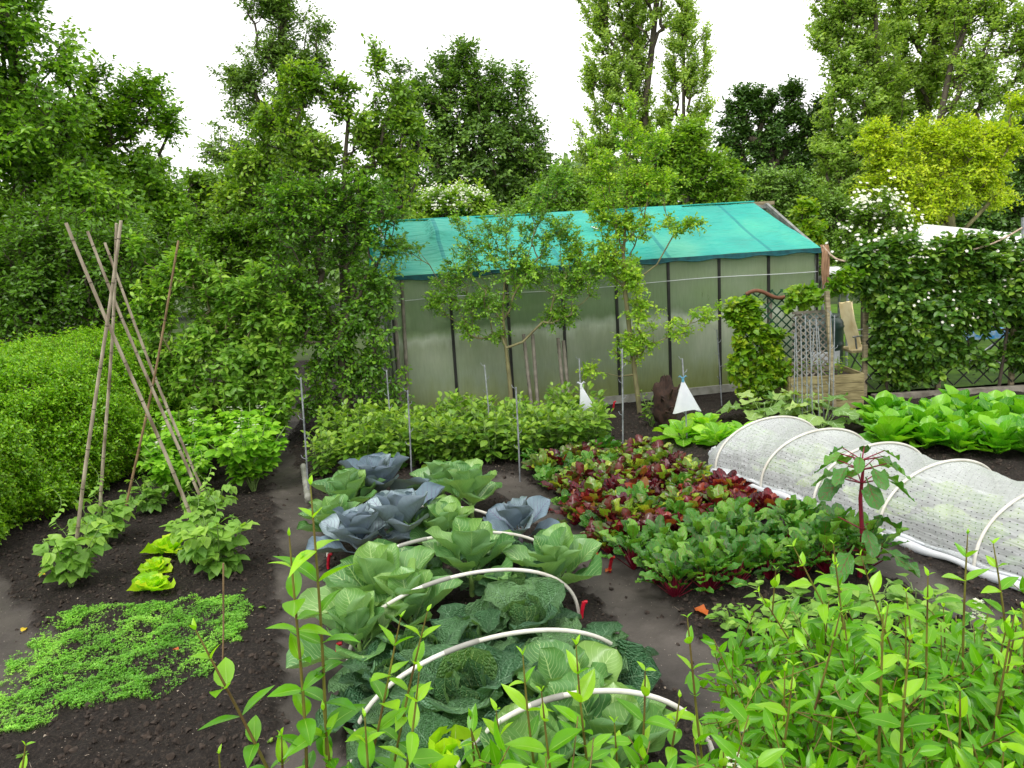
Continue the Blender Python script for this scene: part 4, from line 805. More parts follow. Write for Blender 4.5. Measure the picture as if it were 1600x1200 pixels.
CABS = [(592, 752, 'red', .32, 'upper of two red cabbages at the far left of the cabbage bed'), (628, 815, 'red', .33, 'nearer of two overlapping red cabbages with steel purple leaves'),
        (560, 835, 'red', .26, 'outer red cabbage at the left bed edge below the others'), (812, 812, 'red', .22, 'small red cabbage alone by the path side of the hoops'), (548, 772, 'cab', .3, 'green cabbage behind the left edge of the red cabbages'),
        (735, 762, 'cab', .3, 'green cabbage under the farthest hoop right of the red ones'), (690, 745, 'cab', .24, 'small green cabbage at the far end next to the bean row'),
        (590, 925, 'cab', .36, 'big smooth green cabbage at the left foot of the third hoop'), (735, 880, 'cab', .32, 'smooth green cabbage with pale stalks under the third hoop'),
        (868, 885, 'cab', .3, 'green cabbage leaning over the right path near the third hoop'), (660, 882, 'savoy', .2, 'small blue green savoy between the second and third hoops'),
        (775, 850, 'savoy', .25, 'savoy cabbage behind the smooth green one under the second hoop'), (660, 1010, 'savoy', .34, 'savoy cabbage left between the third and fourth hoops'),
        (822, 965, 'savoy', .34, 'crinkled savoy with an upright leaf right of the third hoop middle'), (725, 1085, 'savoy', .42, 'largest savoy with a round crinkled heart below the fourth hoop'),
        (915, 1030, 'savoy', .33, 'savoy spreading onto the right path at the fourth hoop'), (560, 985, 'cab', .26, 'limp grey green cabbage at the left edge below the third hoop'),
        (880, 1095, 'cab', .28, 'smooth green cabbage between the fourth and nearest hoops'), (700, 1185, 'cut', .3, 'pale cut cabbage with a torn yellow green heart at the bottom'),
        (955, 1180, 'cab', .32, 'light green cabbage under the nearest hoop at the right'), (820, 1205, 'cab', .3, 'green cabbage at the bottom edge inside the nearest hoop'),
        (625, 1120, 'savoy', .22, 'small savoy at the left foot of the fourth hoop'), (735, 985, 'savoy', .28, 'savoy cabbage in the middle between the third and fourth hoops'), (800, 1060, 'savoy', .28, 'savoy right beside the largest one under the fourth hoop'), (610, 1050, 'savoy', .26, 'savoy at the left bed edge above the fourth hoop'), (640, 950, 'cab', .26, 'smooth green cabbage behind the left savoys at the third hoop'), (905, 1150, 'cab', .28, 'green cabbage at the right edge inside the nearest hoop'), (760, 1150, 'savoy', .28, 'savoy between the largest savoy and the nearest hoop'), (520, 800, 'cab', .22, 'small green cabbage at the far left corner of the bed'), (700, 820, 'cab', .24, 'pale green cabbage between the first two hoops'), (810, 905, 'savoy', .24, 'savoy under the third hoop between smooth green cabbages'),
        (660, 810, 'cab', .2, 'small green cabbage tucked between red cabbages and second hoop')]
for i, (px, py, kd, R, lb) in enumerate(CABS):
    R *= (1.3 if kd == 'red' else 1.12 if kd == 'cab' else 1.0); p = G(px, py+8, .2); root = empty('red_cabbage' if kd == 'red' else ('savoy_cabbage' if kd in ('savoy', 'cut') else 'green_cabbage'), (p[0], p[1], hz(p[0], p[1])), lb, 'cabbage', {'red': 'red cabbages', 'cab': 'smooth green cabbages'}.get(kd, 'savoy cabbages'))
    for pn, b, m_ in cabbage(kd, 300+i, R): b.build(pn, m_, root)
# ---- hoops over the cabbages and their red pegs
HOOPS = [((512, 868), (800, 845), .34, 'farthest'), ((507, 960), (870, 893), .40, 'second farthest'), ((544, 1050), (905, 965), .43, 'middle'), ((551, 1197), (993, 1082), .47, 'second nearest'), ((700, 1290), (1120, 1225), .5, 'nearest')]
for a, c, h, nm in HOOPS:
    A = G(*a); B = G(*c); A[2] = B[2] = 0; b = MB(); t = np.linspace(0, 1, 40); ph = PI*t
    P = (A+B)/2+(A-B)/2*np.cos(ph)[:, None]*1.0+np.stack([0*t, 0*t, h*np.sin(ph)**.75-.03], 1)
    root = empty('hoop', (A+B)/2, '%s white plastic hoop arched over the cabbage bed' % nm, 'hoop', 'white hoops over the cabbage bed')
    b.tube(P, .0105, 10); b.build('pipe', M['pvc'], root, (A+B)/2)
    s_ = MB(); s_.tube(P[15:19], .0125, 10); s_.build('joint', M['panelgrey'], root, (A+B)/2)
def peg(px, py, lb, z=.0, tiltx=.02):
    p = G(px, py, 0); p[2] = hz(p[0], p[1]); b = MB(); b.tube([p+(0, 0, -.03), p+(tiltx*.3, 0, .04), p+(tiltx, 0, .1)], [.009, .011, .012], 8); b.tube([p+(tiltx, 0, .1), p+(tiltx+.02, 0, .1)], .01, 8)
    o = b.build('peg', M['redpeg'], None); o.data.transform(Matrix.Translation(-Vector(p))); o.location = tuple(p); tag(o, lb, 'peg', 'red plastic pegs at the hoop feet')
for a in [(514, 836, 'red peg at the far left, beside the red cabbages'), (512, 885, 'red peg on the left edge beside the second hoop foot'), (525, 1025, 'red peg left of the middle hoop foot in the dark soil'),
          (908, 968, 'red peg at the right foot of the middle hoop'), (995, 1085, 'red peg at the right foot of the second nearest hoop'), (1122, 748, 'red peg holding the far corner of the white tunnel', 0, -.02), (952, 886, 'red peg beside the right path near the red beetroot'), (958, 642, 'small red peg by the greenhouse sill among the beans')]: peg(*a)
# ---- left bed: canes, climbing beans, lettuces, seedlings, potatoes
CA = [((323, 868), (107, 348), 5.15, 'left leaning cane with the leftmost top, front right foot'), ((330, 818), (137, 361), 5.9, 'second left leaning cane, foot behind the front bean plant'), ((325, 785), (161, 379), 6.5, 'shortest looking left leaning cane at the back'),
      ((112, 907), (185, 345), 5.1, 'front upright cane with its foot at the left bean plant'), ((155, 840), (181, 349), 5.8, 'upright cane just behind the front left one'), ((190, 818), (281, 376), 6.45, 'thin brown cane leaning right at the back')]
for i, (a, t, yt, lb) in enumerate(CA):
    A = G(*a); A[2] -= .04; T = D(t[0], t[1], yt); g = np.random.default_rng(i); n = 9; b = MB()
    P = A+(T-A)*np.linspace(0, 1, 46)[:, None]; P += np.stack([.012*np.sin(np.linspace(0, 5, 46)+i), .012*np.cos(np.linspace(0, 4, 46)+i), np.zeros(46)], 1)
    r = np.full(46, .0125 if i < 5 else .0105)*np.linspace(1.1, .85, 46); b.tube(P, r, 8)
    for q in range(3, 45, 5): b.tube([P[q]-(P[q+1]-P[q])*.06, P[q], P[q]+(P[q+1]-P[q])*.06], [r[q]*1.04, r[q]*1.25, r[q]*1.04], 8, 1, cap=False)
    o = b.build('bamboo_cane', [M['cane' if i < 5 else 'canebrown'], M['bark']], None, A); o.location = tuple(A); tag(o, lb, 'cane', 'bean canes set in crossing pairs')
A = G(347, 1080); T = D(349, 880, A[1]); b = MB(); b.tube([A, (A+T)/2+(.004, 0, 0), T], .0045, 6); o = b.build('thin_cane', M['canebrown'], None, A); o.location = tuple(A); tag(o, 'short thin brown cane upright beside the seedling patch', 'cane')
HT = [blade('heart', .86, 4, 5, .25, .18, .04, 2, 70+i) for i in range(3)]
def f_climb(g):
    b = MB(); bush(b, .45, .26, 7, 7, HT, .135, g, True, 1., .004, 1, .5, (-.9, .45), .2)
    t = np.linspace(0, 1, 26); b.tube(np.stack([.03*np.cos(t*15), .03*np.sin(t*15), .05+.75*t], 1), .003, 4, 1); d, nn = fr(t*15, -.2+0*t); b.leaves(HT[0], np.stack([.03*np.cos(t*15), .03*np.sin(t*15), .05+.75*t], 1)[8:], d[8:], nn[8:], .09-.05*t[8:], t[8:]); return [('foliage', b, [M['bean'], M['grnstem']])]
P_climb = make('', f_climb, None, 3, 330)
for i, (px, py, s_, lb) in enumerate([(112, 922, .85, 'front left climbing bean plant at the foot of the upright cane'), (165, 850, .85, 'bean plant behind the front left one between two canes'), (318, 880, .8, 'climbing bean at the foot of the front right cane'),
                                      (345, 895, .95, 'largest climbing bean right of the crossing canes'), (325, 822, .8, 'bean plant behind the large right one'), (235, 800, .7, 'climbing bean at the foot of the thin brown cane')]):
    p = G(px, py); plant('climbing_bean', P_climb, 'climb', i % 3, (p[0], p[1], hz(p[0], p[1])), s_, i*1.3, lb, 'bean plant', 'climbing beans at the feet of the canes')
LT = [blade('round', .9, 8, 8, .05, .4, .1, 5, 80+i) for i in range(3)]
for i, (px, py, s_, lb) in enumerate([(240, 928, .15, 'nearest bright lettuce on the bare soil of the left bed'), (246, 893, .12, 'small middle lettuce of the three'), (268, 868, .18, 'farthest and largest bright lettuce beside the bean')]):
    p = G(px, py); g = np.random.default_rng(350+i); b = MB(); rosette(b, LT, 15, (.5*s_, 1.15*s_), (1.2, .15), g, .05, .01, tw=.3); root = empty('lettuce', (p[0], p[1], hz(p[0], p[1])), lb, 'lettuce', 'bright lettuces in the left bed'); b.build('foliage', M['lettuce'], root)
# seedling carpet
poly = np.array([G(*q)[:2] for q in [(-60, 1160), (-20, 1080), (20, 1020), (70, 975), (130, 958), (260, 948), (330, 935), (385, 940), (385, 985), (345, 1020), (340, 1060), (240, 1085), (120, 1120), (40, 1150)]])
def inside(x, y, P):
    r = np.zeros(len(x), bool); n = len(P)
    for i in range(n):
        x0, y0 = P[i]; x1, y1 = P[(i+1) % n]; c = ((y0 > y) != (y1 > y)) & (x < (x1-x0)*(y-y0)/(y1-y0+1e-12)+x0); r ^= c
    return r
g = np.random.default_rng(36); n = 46000; x = g.uniform(poly[:, 0].min(), poly[:, 0].max(), n); y = g.uniform(poly[:, 1].min(), poly[:, 1].max(), n)
k = inside(x+(fbm(x*7, y*7, 51, 3)-.45)*.3, y+(fbm(x*7, y*7, 52, 3)-.45)*.3, poly); x, y = x[k], y[k]; k = g.uniform(0, 1, len(x)) < np.clip((fbm(x*9, y*9, 53, 4)-.32)*3.2, .05, .85); x, y = x[k], y[k]; n = len(x)
b = MB(); z = hsoil(x, y); q = np.stack([x, y, z], 1); hh = g.uniform(.008, .024, n); top = q+np.stack([g.normal(0, .005, n), g.normal(0, .005, n), hh], 1); b.segs(q, top, .0009, .0007, 3, 1)
a = g.uniform(0, 6.3, n); rv = np.clip(fbm(x*4, y*4, 54)*1.3-.1+g.normal(0, .15, n), 0, 1)
for kk in range(3):
    d, nn = fr(a+kk*2.2, g.uniform(.1, .8, n)); b.leaves(DIA, top, d, nrm(nn+g.normal(0, .2, (n, 3))), g.uniform(.006, .0135, n), rv)
tag(b.build('seedlings', [M['seed'], M['grnstem']]), 'carpet of tiny bright green seedlings in the left bed', 'seedlings', kind='stuff')
PT = [blade('oval', .66, 2, 4, .2, .3, .03, seed=90+i) for i in range(3)]
def f_pot(g):
    b = MB(); bush(b, .56, .42, 13, 14, PT, .12, g, True, .85, .006, 1, .3, (-.25, .4), .25)
    c = MB(); ps = []
    for k in range(3):
        az = g.uniform(0, 6); q = np.array([math.cos(az)*.15, math.sin(az)*.15, .56]); c.segs([q-(0, 0, .12)], [q], .002, .002, 3, 1)
        for w_ in range(4):
            q2 = q+g.normal(0, .015, 3)
            for m_ in range(5):
                d, nn = fr(np.array([m_*1.257]), .3); c.leaves(OVL, q2[None], d, nn, [.016], [.8], 0)
    return [('foliage', b, [M['potato'], M['grnstem']]), ('flowers', c, [M['flower'], M['grnstem']])]
P_pot = make('', f_pot, None, 3, 370); i = 0
for r in range(4):
    for k in range(2 if r < 3 else 3):
        x = -3.05+.62*k-.19*r+(0 if r < 3 else -.4); y = 6.95+.58*r+.1*k
        plant('potato_plant', P_pot, 'pot', i % 3, (x, y, hz(x, y)), .98+.1*(i % 3)*.5, i*1.7, '%s potato plant in the %s row behind the climbing beans' % (['left', 'right', 'rightmost'][k] if r < 3 else ['left', 'middle', 'right'][k], ['nearest', 'second', 'third', 'farthest'][r]), 'potato plant', 'potato plants with small white flowers'); i += 1
# weeds among the paths
SQ = [blade('lobed', 1.0, 8, 12, .2, .12, .09, 4, 110+i, jag=.1) for i in range(3)]
def f_squash(g):
    b = MB(); n = 12; az = g.uniform(0, 6)+np.arange(n)*2.4; L = g.uniform(.2, .36, n); d, nn = fr(az, np.linspace(1.2, .5, n)); q = d*L[:, None]; b.segs(0*q, q, .008, .005, 5, 1)
    for k in range(n):
        dd, n2 = fr(az[k:k+1], .05+g.normal(0, .2)); b.leaves(SQ[g.integers(3)], q[k:k+1], dd, nrm(n2+g.normal(0, .2, 3)), [g.uniform(.2, .3)], [g.uniform()], 0)
    return [('foliage', b, [M['squash'], M['grnstem']])]
P_sq = make('', f_squash, None, 2, 380)
for i, (px, py, s_, lb) in enumerate([(1195, 662, .95, 'pale courgette plant left of the bundle of steel stakes'), (1285, 672, .9, 'pale courgette plant around the feet of the steel stakes'), (1240, 650, .8, 'courgette plant behind the other two, under the lattice')]):
    p = G(px, py); plant('courgette_plant', P_sq, 'sq', i % 2, (p[0], p[1], hz(p[0], p[1])), s_, i*2., lb, 'courgette', 'courgette plants by the lattice')
RM = [blade('spoon', .62, 6, 10, .35, .3, .05, 4, 120+i) for i in range(3)]
for i, (px, py, R, lb) in enumerate([(1068, 690, .3, 'leftmost leafy lettuce, in front of the white bag'), (1122, 695, .27, 'middle leafy lettuce right of the white bag'), (1165, 690, .3, 'rightmost leafy lettuce near the tunnel end'), (1100, 672, .25, 'rear leafy lettuce between its neighbours')]):
    p = G(px, py); g = np.random.default_rng(390+i); b = MB(); rosette(b, RM, 20, (.6*R, 1.2*R), (1.3, .15), g, .04, .01, tw=.3); root = empty('leafy_lettuce', (p[0], p[1], hz(p[0], p[1])), lb, 'lettuce', 'leafy lettuces by the far end of the tunnel'); b.build('foliage', M['romaine'], root)
p = G(1018, 668); g = np.random.default_rng(395); b = MB(); bush(b, .36, .16, 5, 12, BR, .075, g); root = empty('bean_plant', (p[0], p[1], hz(p[0], p[1])), 'single small green plant left of the brown root ball', 'plant'); b.build('foliage', [M['broad'], M['grnstem']], root)
CH = [blade('spoon', .52, 6, 12, .3, .35, .07, 4, 130+i) for i in range(4)]
def f_chard(g):
    b = MB(); n = 24; az = g.uniform(0, 6)+np.arange(n)*2.4; e = np.linspace(1.5, .5, n)+g.normal(0, .1, n); d, nn = fr(az, e); q = d*.02
    for k in range(n): b.leaves(CH[g.integers(4)], q[k:k+1], d[k:k+1], nrm(nn[k:k+1]+g.normal(0, .25, 3)), [g.uniform(.2, .36)], [g.uniform()], 0)
    return [('foliage', b, M['chard'])]
P_ch = make('', f_chard, None, 5, 400); g = np.random.default_rng(41)
def fch(r, k, p): plant('chard_plant', P_ch, 'ch', g.integers(5), (p[0], p[1], 0), g.uniform(.85, 1.1), g.uniform(0, 6), 'upright green chard, %s from the left in the %s row behind the tunnel' % (ORD[k], ['rear', 'second', 'third', 'front'][r]), 'chard', 'chard plants behind the white tunnel')
patch([(3.7, 8.2), (5.6, 8.1), (5.1, 6.1), (3.35, 7.15)], 4, 7, .05, fch, g)
# small greens at the near right
def f_weed(g):
    b = MB(); bush(b, .12, .14, 5, 5, HT, .07, g, False, 1., .0022, 1, .5, (-.2, .4), .4); return [('foliage', b, [M['bean'], M['grnstem']])]
P_wd = make('', f_weed, None, 2, 420)
for i, (px, py, s_) in enumerate([(1130, 985, .8), (1160, 990, .9), (1215, 985, 1.3), (1250, 960, 1.4), (1290, 1000, 1.4), (1350, 965, 1.6), (1400, 985, 1.5), (1440, 960, 1.5), (1330, 1030, 1.4), (1230, 1030, 1.1), (1470, 1000, 1.5)]):
    p = G(px, py); plant('bean_seedling', P_wd, 'wd', i % 2, (p[0], p[1], hz(p[0], p[1])), s_, i*1.1, '%s low pale seedling counted from the left, on dark soil by the big beets' % ORD[i], 'seedling', 'low pale green seedlings beside the privet')
# fallen leaves
for i, (px, py, c, s_, lb) in enumerate([(850, 795, 'pink2', .09, 'pink red fallen leaf at the left edge of the beetroot'), (880, 830, 'orange', .07, 'tan fallen leaf below the pink one'), (935, 862, 'orange', .09, 'large orange fallen leaf beside the path'), (955, 885, 'orange', .06, 'small orange leaf near the red peg'),
                                      (1085, 955, 'orange', .11, 'crumpled orange leaf under the big beets'), (60, 905, 'yellow', .05, 'yellow leaf at the left edge'), (33, 982, 'yellow', .05, 'yellow leaf left of the seedlings'), (280, 1022, 'orange', .04, 'small tan leaf among the seedlings')]):
    p = G(px, py); b = MB(); b.leaves(blade('oval', .7, 4, 6, .1, .5, .15, 3, i), np.array([[0, 0, .012]]), fr(np.array([i*1.3]), .1)[0], np.array([[.1, .1, 1]]), [s_], [.5]); o = b.build('fallen_leaf', M['orange'] if c == 'orange' else (M['yellow'] if c == 'yellow' else M['beetr']))
    o.location = (p[0], p[1], hz(p[0], p[1])+.005); tag(o, lb, 'leaf', 'fallen leaves on the soil')
# ---- stakes, bags, pipes
def stake(name, A, T, lb, group, n=5, g=None, r=.008):
    A = np.array(A, float); T = np.array(T, float); root = empty(name, A, lb, 'stake', group); b = MB(); b.tube([A-A-(0, 0, .05), (T-A)/2+(.003, 0, 0), T-A], r, 7); b.build('rod', M['galv'], root)
    for k in range(n):
        t = .35+.63*k/max(n-1, 1); q = (T-A)*t; s = 1 if k % 2 else -1; h = MB(); h.tube([q, q+np.array([s*.03, -.01, .022]), q+np.array([s*.038, -.01, .045])], .0032, 5); h.build('hook', M['galv'], root)
    return root
STK = [((482, 778), (470, 590), 'leftmost steel stake, standing beside the left path'), ((612, 700), (604, 578), 'second steel stake, among the beans before the dark plum bush'), ((643, 745), (637, 610), 'third steel stake at the near edge of the bean row'),
       ((768, 700), (757, 570), 'steel stake between the small plum trunk and the plum bush'), ((812, 744), (806, 605), 'steel stake at the front edge of the bean row near its middle'), ((973, 707), (972, 545), 'steel stake in front of the apple tree trunk'),
       ((1128, 634), (1120, 515), 'steel stake against the greenhouse next to the leafy vine')]
for a, t, lb in STK: A = G(*a); stake('stake', (A[0], A[1], hz(A[0], A[1])), D(t[0], t[1], A[1]), lb, 'steel hooked stakes in the beds')
A1 = G(1074, 692); T1 = D(1066, 560, A1[1]); stake('stake', (A1[0], A1[1], 0), T1, 'steel stake carrying the larger white bag', 'steel hooked stakes in the beds')
A2 = np.append(foot(909, 8.35)[:2], 0); T2 = D(905, 560, 8.35); stake('stake', A2, T2, 'steel stake carrying the smaller white bag', 'steel hooked stakes in the beds')
def bag(px, py, y, wl, wr, hpx, lb, tie):
    top = D(px, py, y-.02); k = y/F; n = 24; rows = 10; V = []
    for r_ in range(rows+1):
        t = r_/rows; w_ = .012+(t**1.0); cx = (wr-wl)/2*k*t
        for a in np.linspace(0, 2*PI, n, endpoint=False):
            rx = ((wl+wr)/2*k*t+.008)*(1+.07*math.sin(a*5+r_*.3)*t); V.append((cx+math.cos(a)*rx, math.sin(a)*(rx*.45), -hpx*k*t*(1+.06*math.sin(a*2+1)*t)))
    b = MB(); i, j = np.meshgrid(np.arange(rows), np.arange(n), indexing='ij'); a = i*n+j; c = i*n+(j+1) % n; b.add(V, np.stack([a, c, c+n, a+n], -1).reshape(-1, 4))
    root = empty('bag', top, lb, 'bag', 'white bags tied on stakes'); b.build('film', M['bag'], root)
    q = MB(); q.tube([(0, 0, -.02), (0, 0, .03)], [.014, .012], 8)
    for s in (-1, 1): q.tube([(0, 0, .01), (s*.03, 0, .045), (s*.045, 0, .03)], [.008, .006, .003], 5)
    q.build('tie', M[tie], root)
bag(1067, 594, A1[1], 16, 26, 50, 'larger white bag tied with blue string above the lettuces', 'blue_tie')
bag(908, 603, 8.33, 5, 27, 50, 'smaller white bag tied to a stake above the beans', 'bag')
def pipe(A, B, r, lb, m, rings=0):
    A = np.array(A); B = np.array(B); b = MB(); n = 24; t = np.linspace(0, 1, n); rr = np.full(n, r)
    if rings: rr = r*(1+.12*(np.arange(n) % 2))
    b.tube(np.concatenate([A+(B-A)*t[:, None], (B-(B-A)*.01)[None]]), np.append(rr, r*.8), 12, cap=False); o = b.build('pipe', M[m], None, A); o.location = tuple(A); tag(o, lb, 'pipe')
a = G(925, 678, .05); c = G(981, 698, .04); pipe(a, c, .022, 'grey plastic pipe lying at the right end of the bean row', 'panelgrey')
a = G(474, 728, .05); c = G(482, 782, .05); pipe(a, c, .028, 'ribbed grey pipe lying along the path by the leftmost stake', 'panelgrey', 1)
# upright ribbed boards leaning on the greenhouse
for i, (xa, xt, yt, yb, lb) in enumerate([(833, 818, 522, 650, 'left post of the left pair leaning on the glass'), (842, 832, 522, 650, 'right post of the left pair leaning on the glass'), (884, 872, 528, 640, 'left post of the right pair leaning on the glass'), (892, 880, 532, 640, 'right post of the right pair leaning on the glass'),
                                         (640, 627, 430, 660, 'tall weathered post at the left corner of the greenhouse'), (628, 618, 500, 665, 'shorter weathered post beside the greenhouse corner')]):
    A = foot(xa, 9.35); T = D(xt, yt, 9.42); b = MB(); n = 40; t = np.linspace(0, 1, n); r = np.full(n, .022)
    if i in (0, 2): r = .021*(1+.18*(np.arange(n) % 4 == 0))
    b.tube(A+(T-A)*t[:, None], r, 8); o = b.build('garden_post', M['greywood'], None, A); o.location = tuple(A); tag(o, lb, 'post', 'posts leaning against the greenhouse')
# dark root ball
p = G(1040, 650, .15); g = np.random.default_rng(44); b = MB(); nu, nv = 28, 18; U, V_ = np.meshgrid(np.linspace(0, 2*PI, nu, endpoint=False), np.linspace(0, PI, nv)); rr = 1+.9*(fbm(U*2+np.sin(V_)*2, V_*3, 61)-.45)+.5*(fbm(np.cos(U)*5+9, V_*6, 62)-.45)
Pq = np.stack([.13*rr*np.cos(U)*np.sin(V_), .12*rr*np.sin(U)*np.sin(V_), .26+.27*rr*np.cos(V_)], -1); i, j = np.meshgrid(np.arange(nv-1), np.arange(nu), indexing='ij'); a = i*nu+j; c = i*nu+(j+1) % nu
b.add(Pq, np.stack([a, c, c+nu, a+nu], -1).reshape(-1, 4))
for k in range(14):
    az = g.uniform(0, 6.3); z = g.uniform(.1, .5); q = np.array([math.cos(az)*.11, math.sin(az)*.1, z]); b.tube([q*.8, q+fr(np.array([az]), g.uniform(-.3, .8))[0][0]*.06, q+fr(np.array([az+.5]), g.uniform(-.3, .8))[0][0]*.1], [.018, .012, .004], 5)
o = b.build('root_ball', M['dark']); o.location = (p[0], p[1], 0); tag(o, 'dark brown upturned root ball beside the white bag', 'root')
# ---- white perforated tunnel
def filmmat():
    m = bpy.data.materials.new('perforated_film'); t = nodes(m); uv = N(t, 'ShaderNodeUVMap'); sp = N(t, 'ShaderNodeSeparateXYZ'); t.links.new(uv.outputs[0], sp.inputs[0])
    def cell(s, off):
        return MATH(t, 'SUBTRACT', MATH(t, 'FRACT', MATH(t, 'ADD', s, off)), .5)
    u = MATH(t, 'MULTIPLY', sp.outputs[0], 23.); v = MATH(t, 'MULTIPLY', sp.outputs[1], 23.)
    row = MATH(t, 'MULTIPLY', MATH(t, 'FLOOR', v), .5); du = cell(u, row); dv = cell(v, 0.)
    dd = MATH(t, 'SQRT', MATH(t, 'ADD', MATH(t, 'MULTIPLY', du, du), MATH(t, 'MULTIPLY', dv, dv))); hole = MATH(t, 'LESS_THAN', dd, .11)
    mp = N(t, 'ShaderNodeMapping'); mp.inputs['Scale'].default_value = (1.6, 26, 1); mp.inputs['Rotation'].default_value = (0, 0, .12); t.links.new(uv.outputs[0], mp.inputs[0])
    n1 = N(t, 'ShaderNodeTexNoise'); n1.inputs['Scale'].default_value = 1.6; n1.inputs['Detail'].default_value = 5; n1.inputs['Distortion'].default_value = 1.2; t.links.new(mp.outputs[0], n1.inputs['Vector'])
    p = N(t, 'ShaderNodeBsdfPrincipled'); p.inputs['Base Color'].default_value = (.93, .95, .97, 1); p.inputs['Roughness'].default_value = .22; p.inputs['Specular IOR Level'].default_value = .7
    bp = N(t, 'ShaderNodeBump'); bp.inputs['Strength'].default_value = .6; bp.inputs['Distance'].default_value = .03; t.links.new(n1.outputs[0], bp.inputs['Height']); t.links.new(bp.outputs[0], p.inputs['Normal'])
    tr = N(t, 'ShaderNodeBsdfTranslucent'); tr.inputs[0].default_value = (.92, .95, .96, 1); a = N(t, 'ShaderNodeMixShader'); a.inputs[0].default_value = .5; t.links.new(p.outputs[0], a.inputs[1]); t.links.new(tr.outputs[0], a.inputs[2])
    tp = N(t, 'ShaderNodeBsdfTransparent'); den = N(t, 'ShaderNodeMapRange'); den.inputs['From Min'].default_value = .35; den.inputs['From Max'].default_value = .65; den.inputs['To Min'].default_value = .56; den.inputs['To Max'].default_value = .3; t.links.new(n1.outputs[0], den.inputs['Value'])
    at = N(t, 'ShaderNodeAttribute', attribute_name='rnd'); lw = N(t, 'ShaderNodeLayerWeight'); lw.inputs['Blend'].default_value = .35
    fa = MATH(t, 'MULTIPLY', den.outputs[0], MATH(t, 'SUBTRACT', 1.12, lw.outputs['Facing'])); fa.node.use_clamp = True
    f_ = MATH(t, 'MULTIPLY', MATH(t, 'MAXIMUM', fa, MATH(t, 'MULTIPLY', hole, .92)), MATH(t, 'SUBTRACT', 1., at.outputs['Fac']))
    b_ = N(t, 'ShaderNodeMixShader'); t.links.new(f_, b_.inputs[0]); t.links.new(a.outputs[0], b_.inputs[1]); t.links.new(tp.outputs[0], b_.inputs[2]); o = N(t, 'ShaderNodeOutputMaterial'); t.links.new(b_.outputs[0], o.inputs[0]); return m
M['film'] = filmmat()
TE = np.array([1.76, 6.77, 0]); td = nrm(np.array([.40, -.916, 0])); tw_ = np.array([-td[1], td[0], 0]); TW = 1.2; HS = [0, .58, 1.15, 1.75, 2.45, 3.2, 3.95]; SE = 3.95; TH = .41
tun = empty('tunnel_cloche', TE, 'long low tunnel of white perforated film over hoops beside the beetroot bed', 'tunnel')
def tpt(s, ph, k=1., h=None):
    h = TH if h is None else h; return td*s+tw_*(TW/2*(1-k*np.cos(ph)))+np.array([0, 0, 1.])*h*k*np.sin(ph)**.8
ns, na = 230, 70; S = np.linspace(-.02, SE, ns); A_ = np.linspace(0, PI, na); Vv = np.zeros((ns, na, 3)); UVv = np.zeros((ns, na, 2)); R_ = np.zeros((ns, na))
for i, s in enumerate(S):
    j = np.searchsorted(HS, s, side='right')-1; j = min(max(j, 0), len(HS)-2); u = (s-HS[j])/(HS[j+1]-HS[j]); u = min(max(u, 0), 1); sag = .035*math.sin(PI*u)**.9
    for q, ph in enumerate(A_):
        side = 1-math.sin(ph); pl = .014*side*math.sin(u*38+3*math.sin(ph*3+j*2))*math.sin(PI*u)+.008*math.sin(u*21+ph*14+j)*math.sin(PI*u)
        P = tpt(s, ph, 1-.12*math.sin(PI*u)*math.sin(ph)**.5*.6-sag*.3+pl); P[2] = P[2]*(1-sag)+pl*.4; P = P+td*(0)
        Vv[i, q] = P; UVv[i, q] = (s, ph*.52)
i, j = np.meshgrid(np.arange(ns-1), np.arange(na-1), indexing='ij'); a = i*na+j; b = MB(); b.add(Vv, np.stack([a, a+1, a+na+1, a+na], -1).reshape(-1, 4), UVv, 0.)
# far end: film drawn down and gathered
nE = 14; E_ = np.zeros((nE, na, 3)); UE = np.zeros((nE, na, 2))
for i in range(nE):
    t = i/(nE-1)
    for q, ph in enumerate(A_):
        P = tpt(-.02-.36*t**.8, ph, (1-t)**.7*.98+.02); P[2] *= (1-.4*t); P = P+tw_*(-.28*t); P[2] += .012*math.sin(ph*26)*math.sin(PI*t)+.03*t; E_[i, q] = P; UE[i, q] = (-t*.4, ph*.52)
i, j = np.meshgrid(np.arange(nE-1), np.arange(na-1), indexing='ij'); a = i*na+j; b.add(E_, np.stack([a, a+na, a+na+1, a+1], -1).reshape(-1, 4), UE, .15)
b.build('film', M['film'], tun)
for s in HS:
    h = MB(); h.tube([tpt(s, ph, 1.022) for ph in np.linspace(0, PI, 40)], .0105, 8); h.build('hoop', M['pvc'], tun)
for sd_ in (0, 1):   # rolled hem along the ground, thicker folds
    b = MB(); P = []; 
    for s in np.linspace(-.03, SE, 90): P.append(tpt(s, PI*sd_)+tw_*(-.02+.04*sd_)+tw_*.012*math.sin(s*9)+np.array([0, 0, .022+.006*math.sin(s*17)]))
    b.tube(P, .026*(1+.25*np.sin(np.linspace(0, 40, 90))), 8); P = np.array(P); b.tube(P+tw_*(.05-.1*sd_)+np.array([0, 0, .02]), .013*(1+.3*np.sin(np.linspace(0, 55, 90))), 6); b.build('hem', M['whitepl'], tun)
b = MB(); g = np.random.default_rng(9); c0 = tpt(-.38, .2, .02)+tw_*(-.28)
for k in range(10): d = fr(np.array([g.uniform(0, 6.3)]), g.uniform(.2, 1.3))[0][0]; b.leaves(LT[k % 3], (c0+(0, 0, .03))[None], d[None], g.normal(0, 1, (1, 3)), [.09], [.5])
b.build('gathered_end', M['whitepl'], tun)
